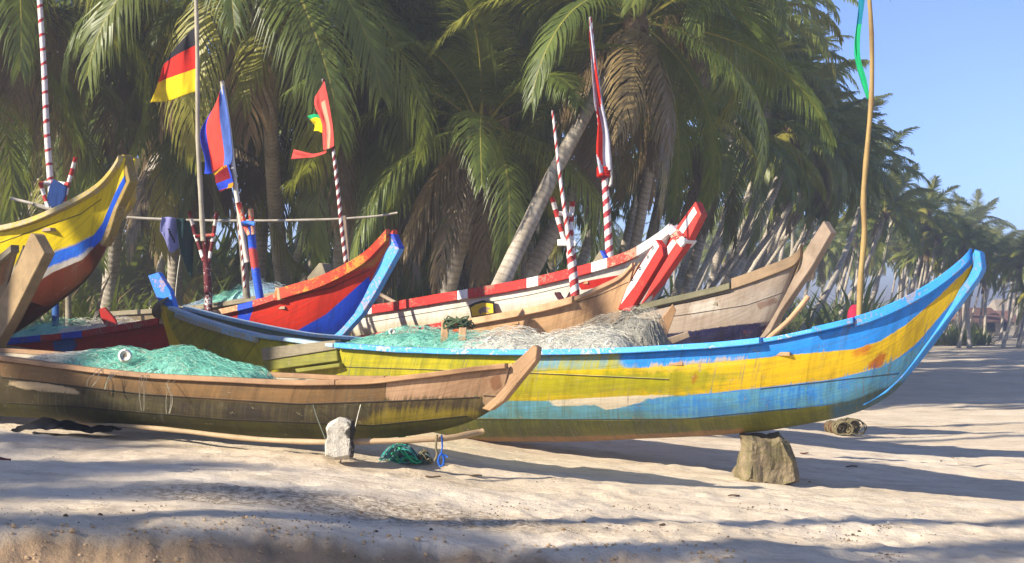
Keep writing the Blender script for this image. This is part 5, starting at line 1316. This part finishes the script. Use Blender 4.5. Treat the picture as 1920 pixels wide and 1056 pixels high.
# small litter: separate visible bits, and uncountable wrack
def leaf_bit(px, py, s_, col, label, cat, seed):
    p = P2(px, py); rnd = random.Random(seed); V = []; F_ = []
    n = 9
    for i in range(n+1):
        t = i/n; w_ = s_*.28*math.sin(math.pi*min(1, t*.95+.05))**.7
        for j in (-1, 0, 1): V.append(Vector(((t-.5)*s_*2, j*w_, .012+.25*s_*(j*j)*.5+.06*s_*math.sin(t*5+seed))))
    for i in range(n):
        for j in (0, 1): F_.append((i*3+j, (i+1)*3+j, (i+1)*3+j+1, i*3+j+1))
    o = link('dead_leaf' if cat == 'leaf' else cat.replace(' ', '_'), mesh_from(V, F_), None, [plain('leaf_'+col, col, .8, .4, 30)]); o.location = p; o.rotation_euler = (0, 0, rnd.uniform(-.6, .6))
    o.modifiers.new('t', 'SOLIDIFY').thickness = .004; setp(o, label, cat)
leaf_bit(2, 860, .09, '#6a2c20', 'dark red-brown dead leaf on the sand at the left edge', 'leaf', 1)
leaf_bit(1508, 852, .06, '#7a4028', 'curled rusty leaf on the sand right of the boulder', 'leaf', 2)
leaf_bit(812, 894, .06, '#5a4c3c', 'flat brown leaf in front of the khaki rope', 'leaf', 3)
leaf_bit(890, 894, .06, '#5a4c3c', 'narrow dry leaf on the sand below the propped hull', 'leaf', 4)
leaf_bit(1597, 883, .06, '#4a4034', 'dark curled leaf in the shadow right of the boulder', 'leaf', 5)
leaf_bit(1376, 935, .05, '#5a4030', 'small brown pod on the sand below the boulder', 'pod', 6)
def wrack():
    rnd = random.Random(77); mb = MB(); mats = [plain('wrack_dark', '#54463a', .95, .4), plain('wrack_tan', '#8a7354', .95, .4), plain('wrack_shell', '#c9c4bb', .7, .2)]
    clusters = [(rnd.uniform(-30, 1900), rnd.uniform(850, 1040), rnd.uniform(10, 60), rnd.uniform(2, 6), rnd.randint(3, 9)) for _ in range(30)]
    clusters += [(640, 975, 260, 22, 110), (480, 985, 120, 18, 30), (1210, 950, 60, 4, 30), (1590, 1003, 30, 8, 50), (1665, 1043, 22, 8, 50), (1660, 995, 25, 6, 30), (1440, 955, 60, 5, 40), (1180, 1000, 90, 6, 40), (930, 960, 80, 10, 60), (200, 960, 200, 25, 60), (1300, 1000, 500, 30, 90), (1700, 760, 200, 40, 40)]
    for cx, cy, rx, ry, n in clusters:
        for _ in range(n):
            px, py = rnd.gauss(cx, rx*.6), rnd.gauss(cy, ry*.6)
            if py > 1060 or py < 700: continue
            p = P2(px, py); L = rnd.uniform(.003, .012)*(1 if rnd.random() < .9 else 2.6); a_ = rnd.uniform(-.9, .9)
            if L > .04: pts = [p+Vector((math.cos(a_)*L*t, math.sin(a_)*L*t, .004+.006*math.sin(t*2))) for t in (-1, 0, 1)]; mb.tube(pts, .003, 4, mi=rnd.choice((0, 0, 1)))
            else:
                r0 = L*.45; mb.tube([p+Vector((-r0, 0, .002)), p+Vector((-r0*.4, r0*.2, .004)), p+Vector((r0*.5, -r0*.2, .005)), p+Vector((r0*1.2, 0, .001))], [r0*.3, r0*.75, r0*.65, r0*.2], 5, mi=0 if rnd.random() < .6 else (1 if rnd.random() < .93 else 2))
    mats.append(plain('sand_clod', '#c4a884', .95, .4, 30))
    for _ in range(520):
        x = rnd.uniform(-3.2, 1.3); y = 7.15+.3*(x+2.6)+rnd.gauss(-.12, .16); r0 = rnd.uniform(.003, .010)*(1 if rnd.random() < .9 else 1.6); p = Vector((x, y, ground(x, y)+r0*.2))
        mb.tube([p+Vector((-r0, 0, 0)), p+Vector((-r0*.5, r0*.3, r0*.3)), p+Vector((r0*.5, -r0*.2, r0*.2)), p+Vector((r0, 0, 0))], [r0*.35, r0*.9, r0*.8, r0*.3], 6, mi=3)
    o = mb.build('beach_wrack', mats); setp(o, 'scattered dark wrack, twigs and shell bits on the sand', None, None, 'stuff')
wrack()
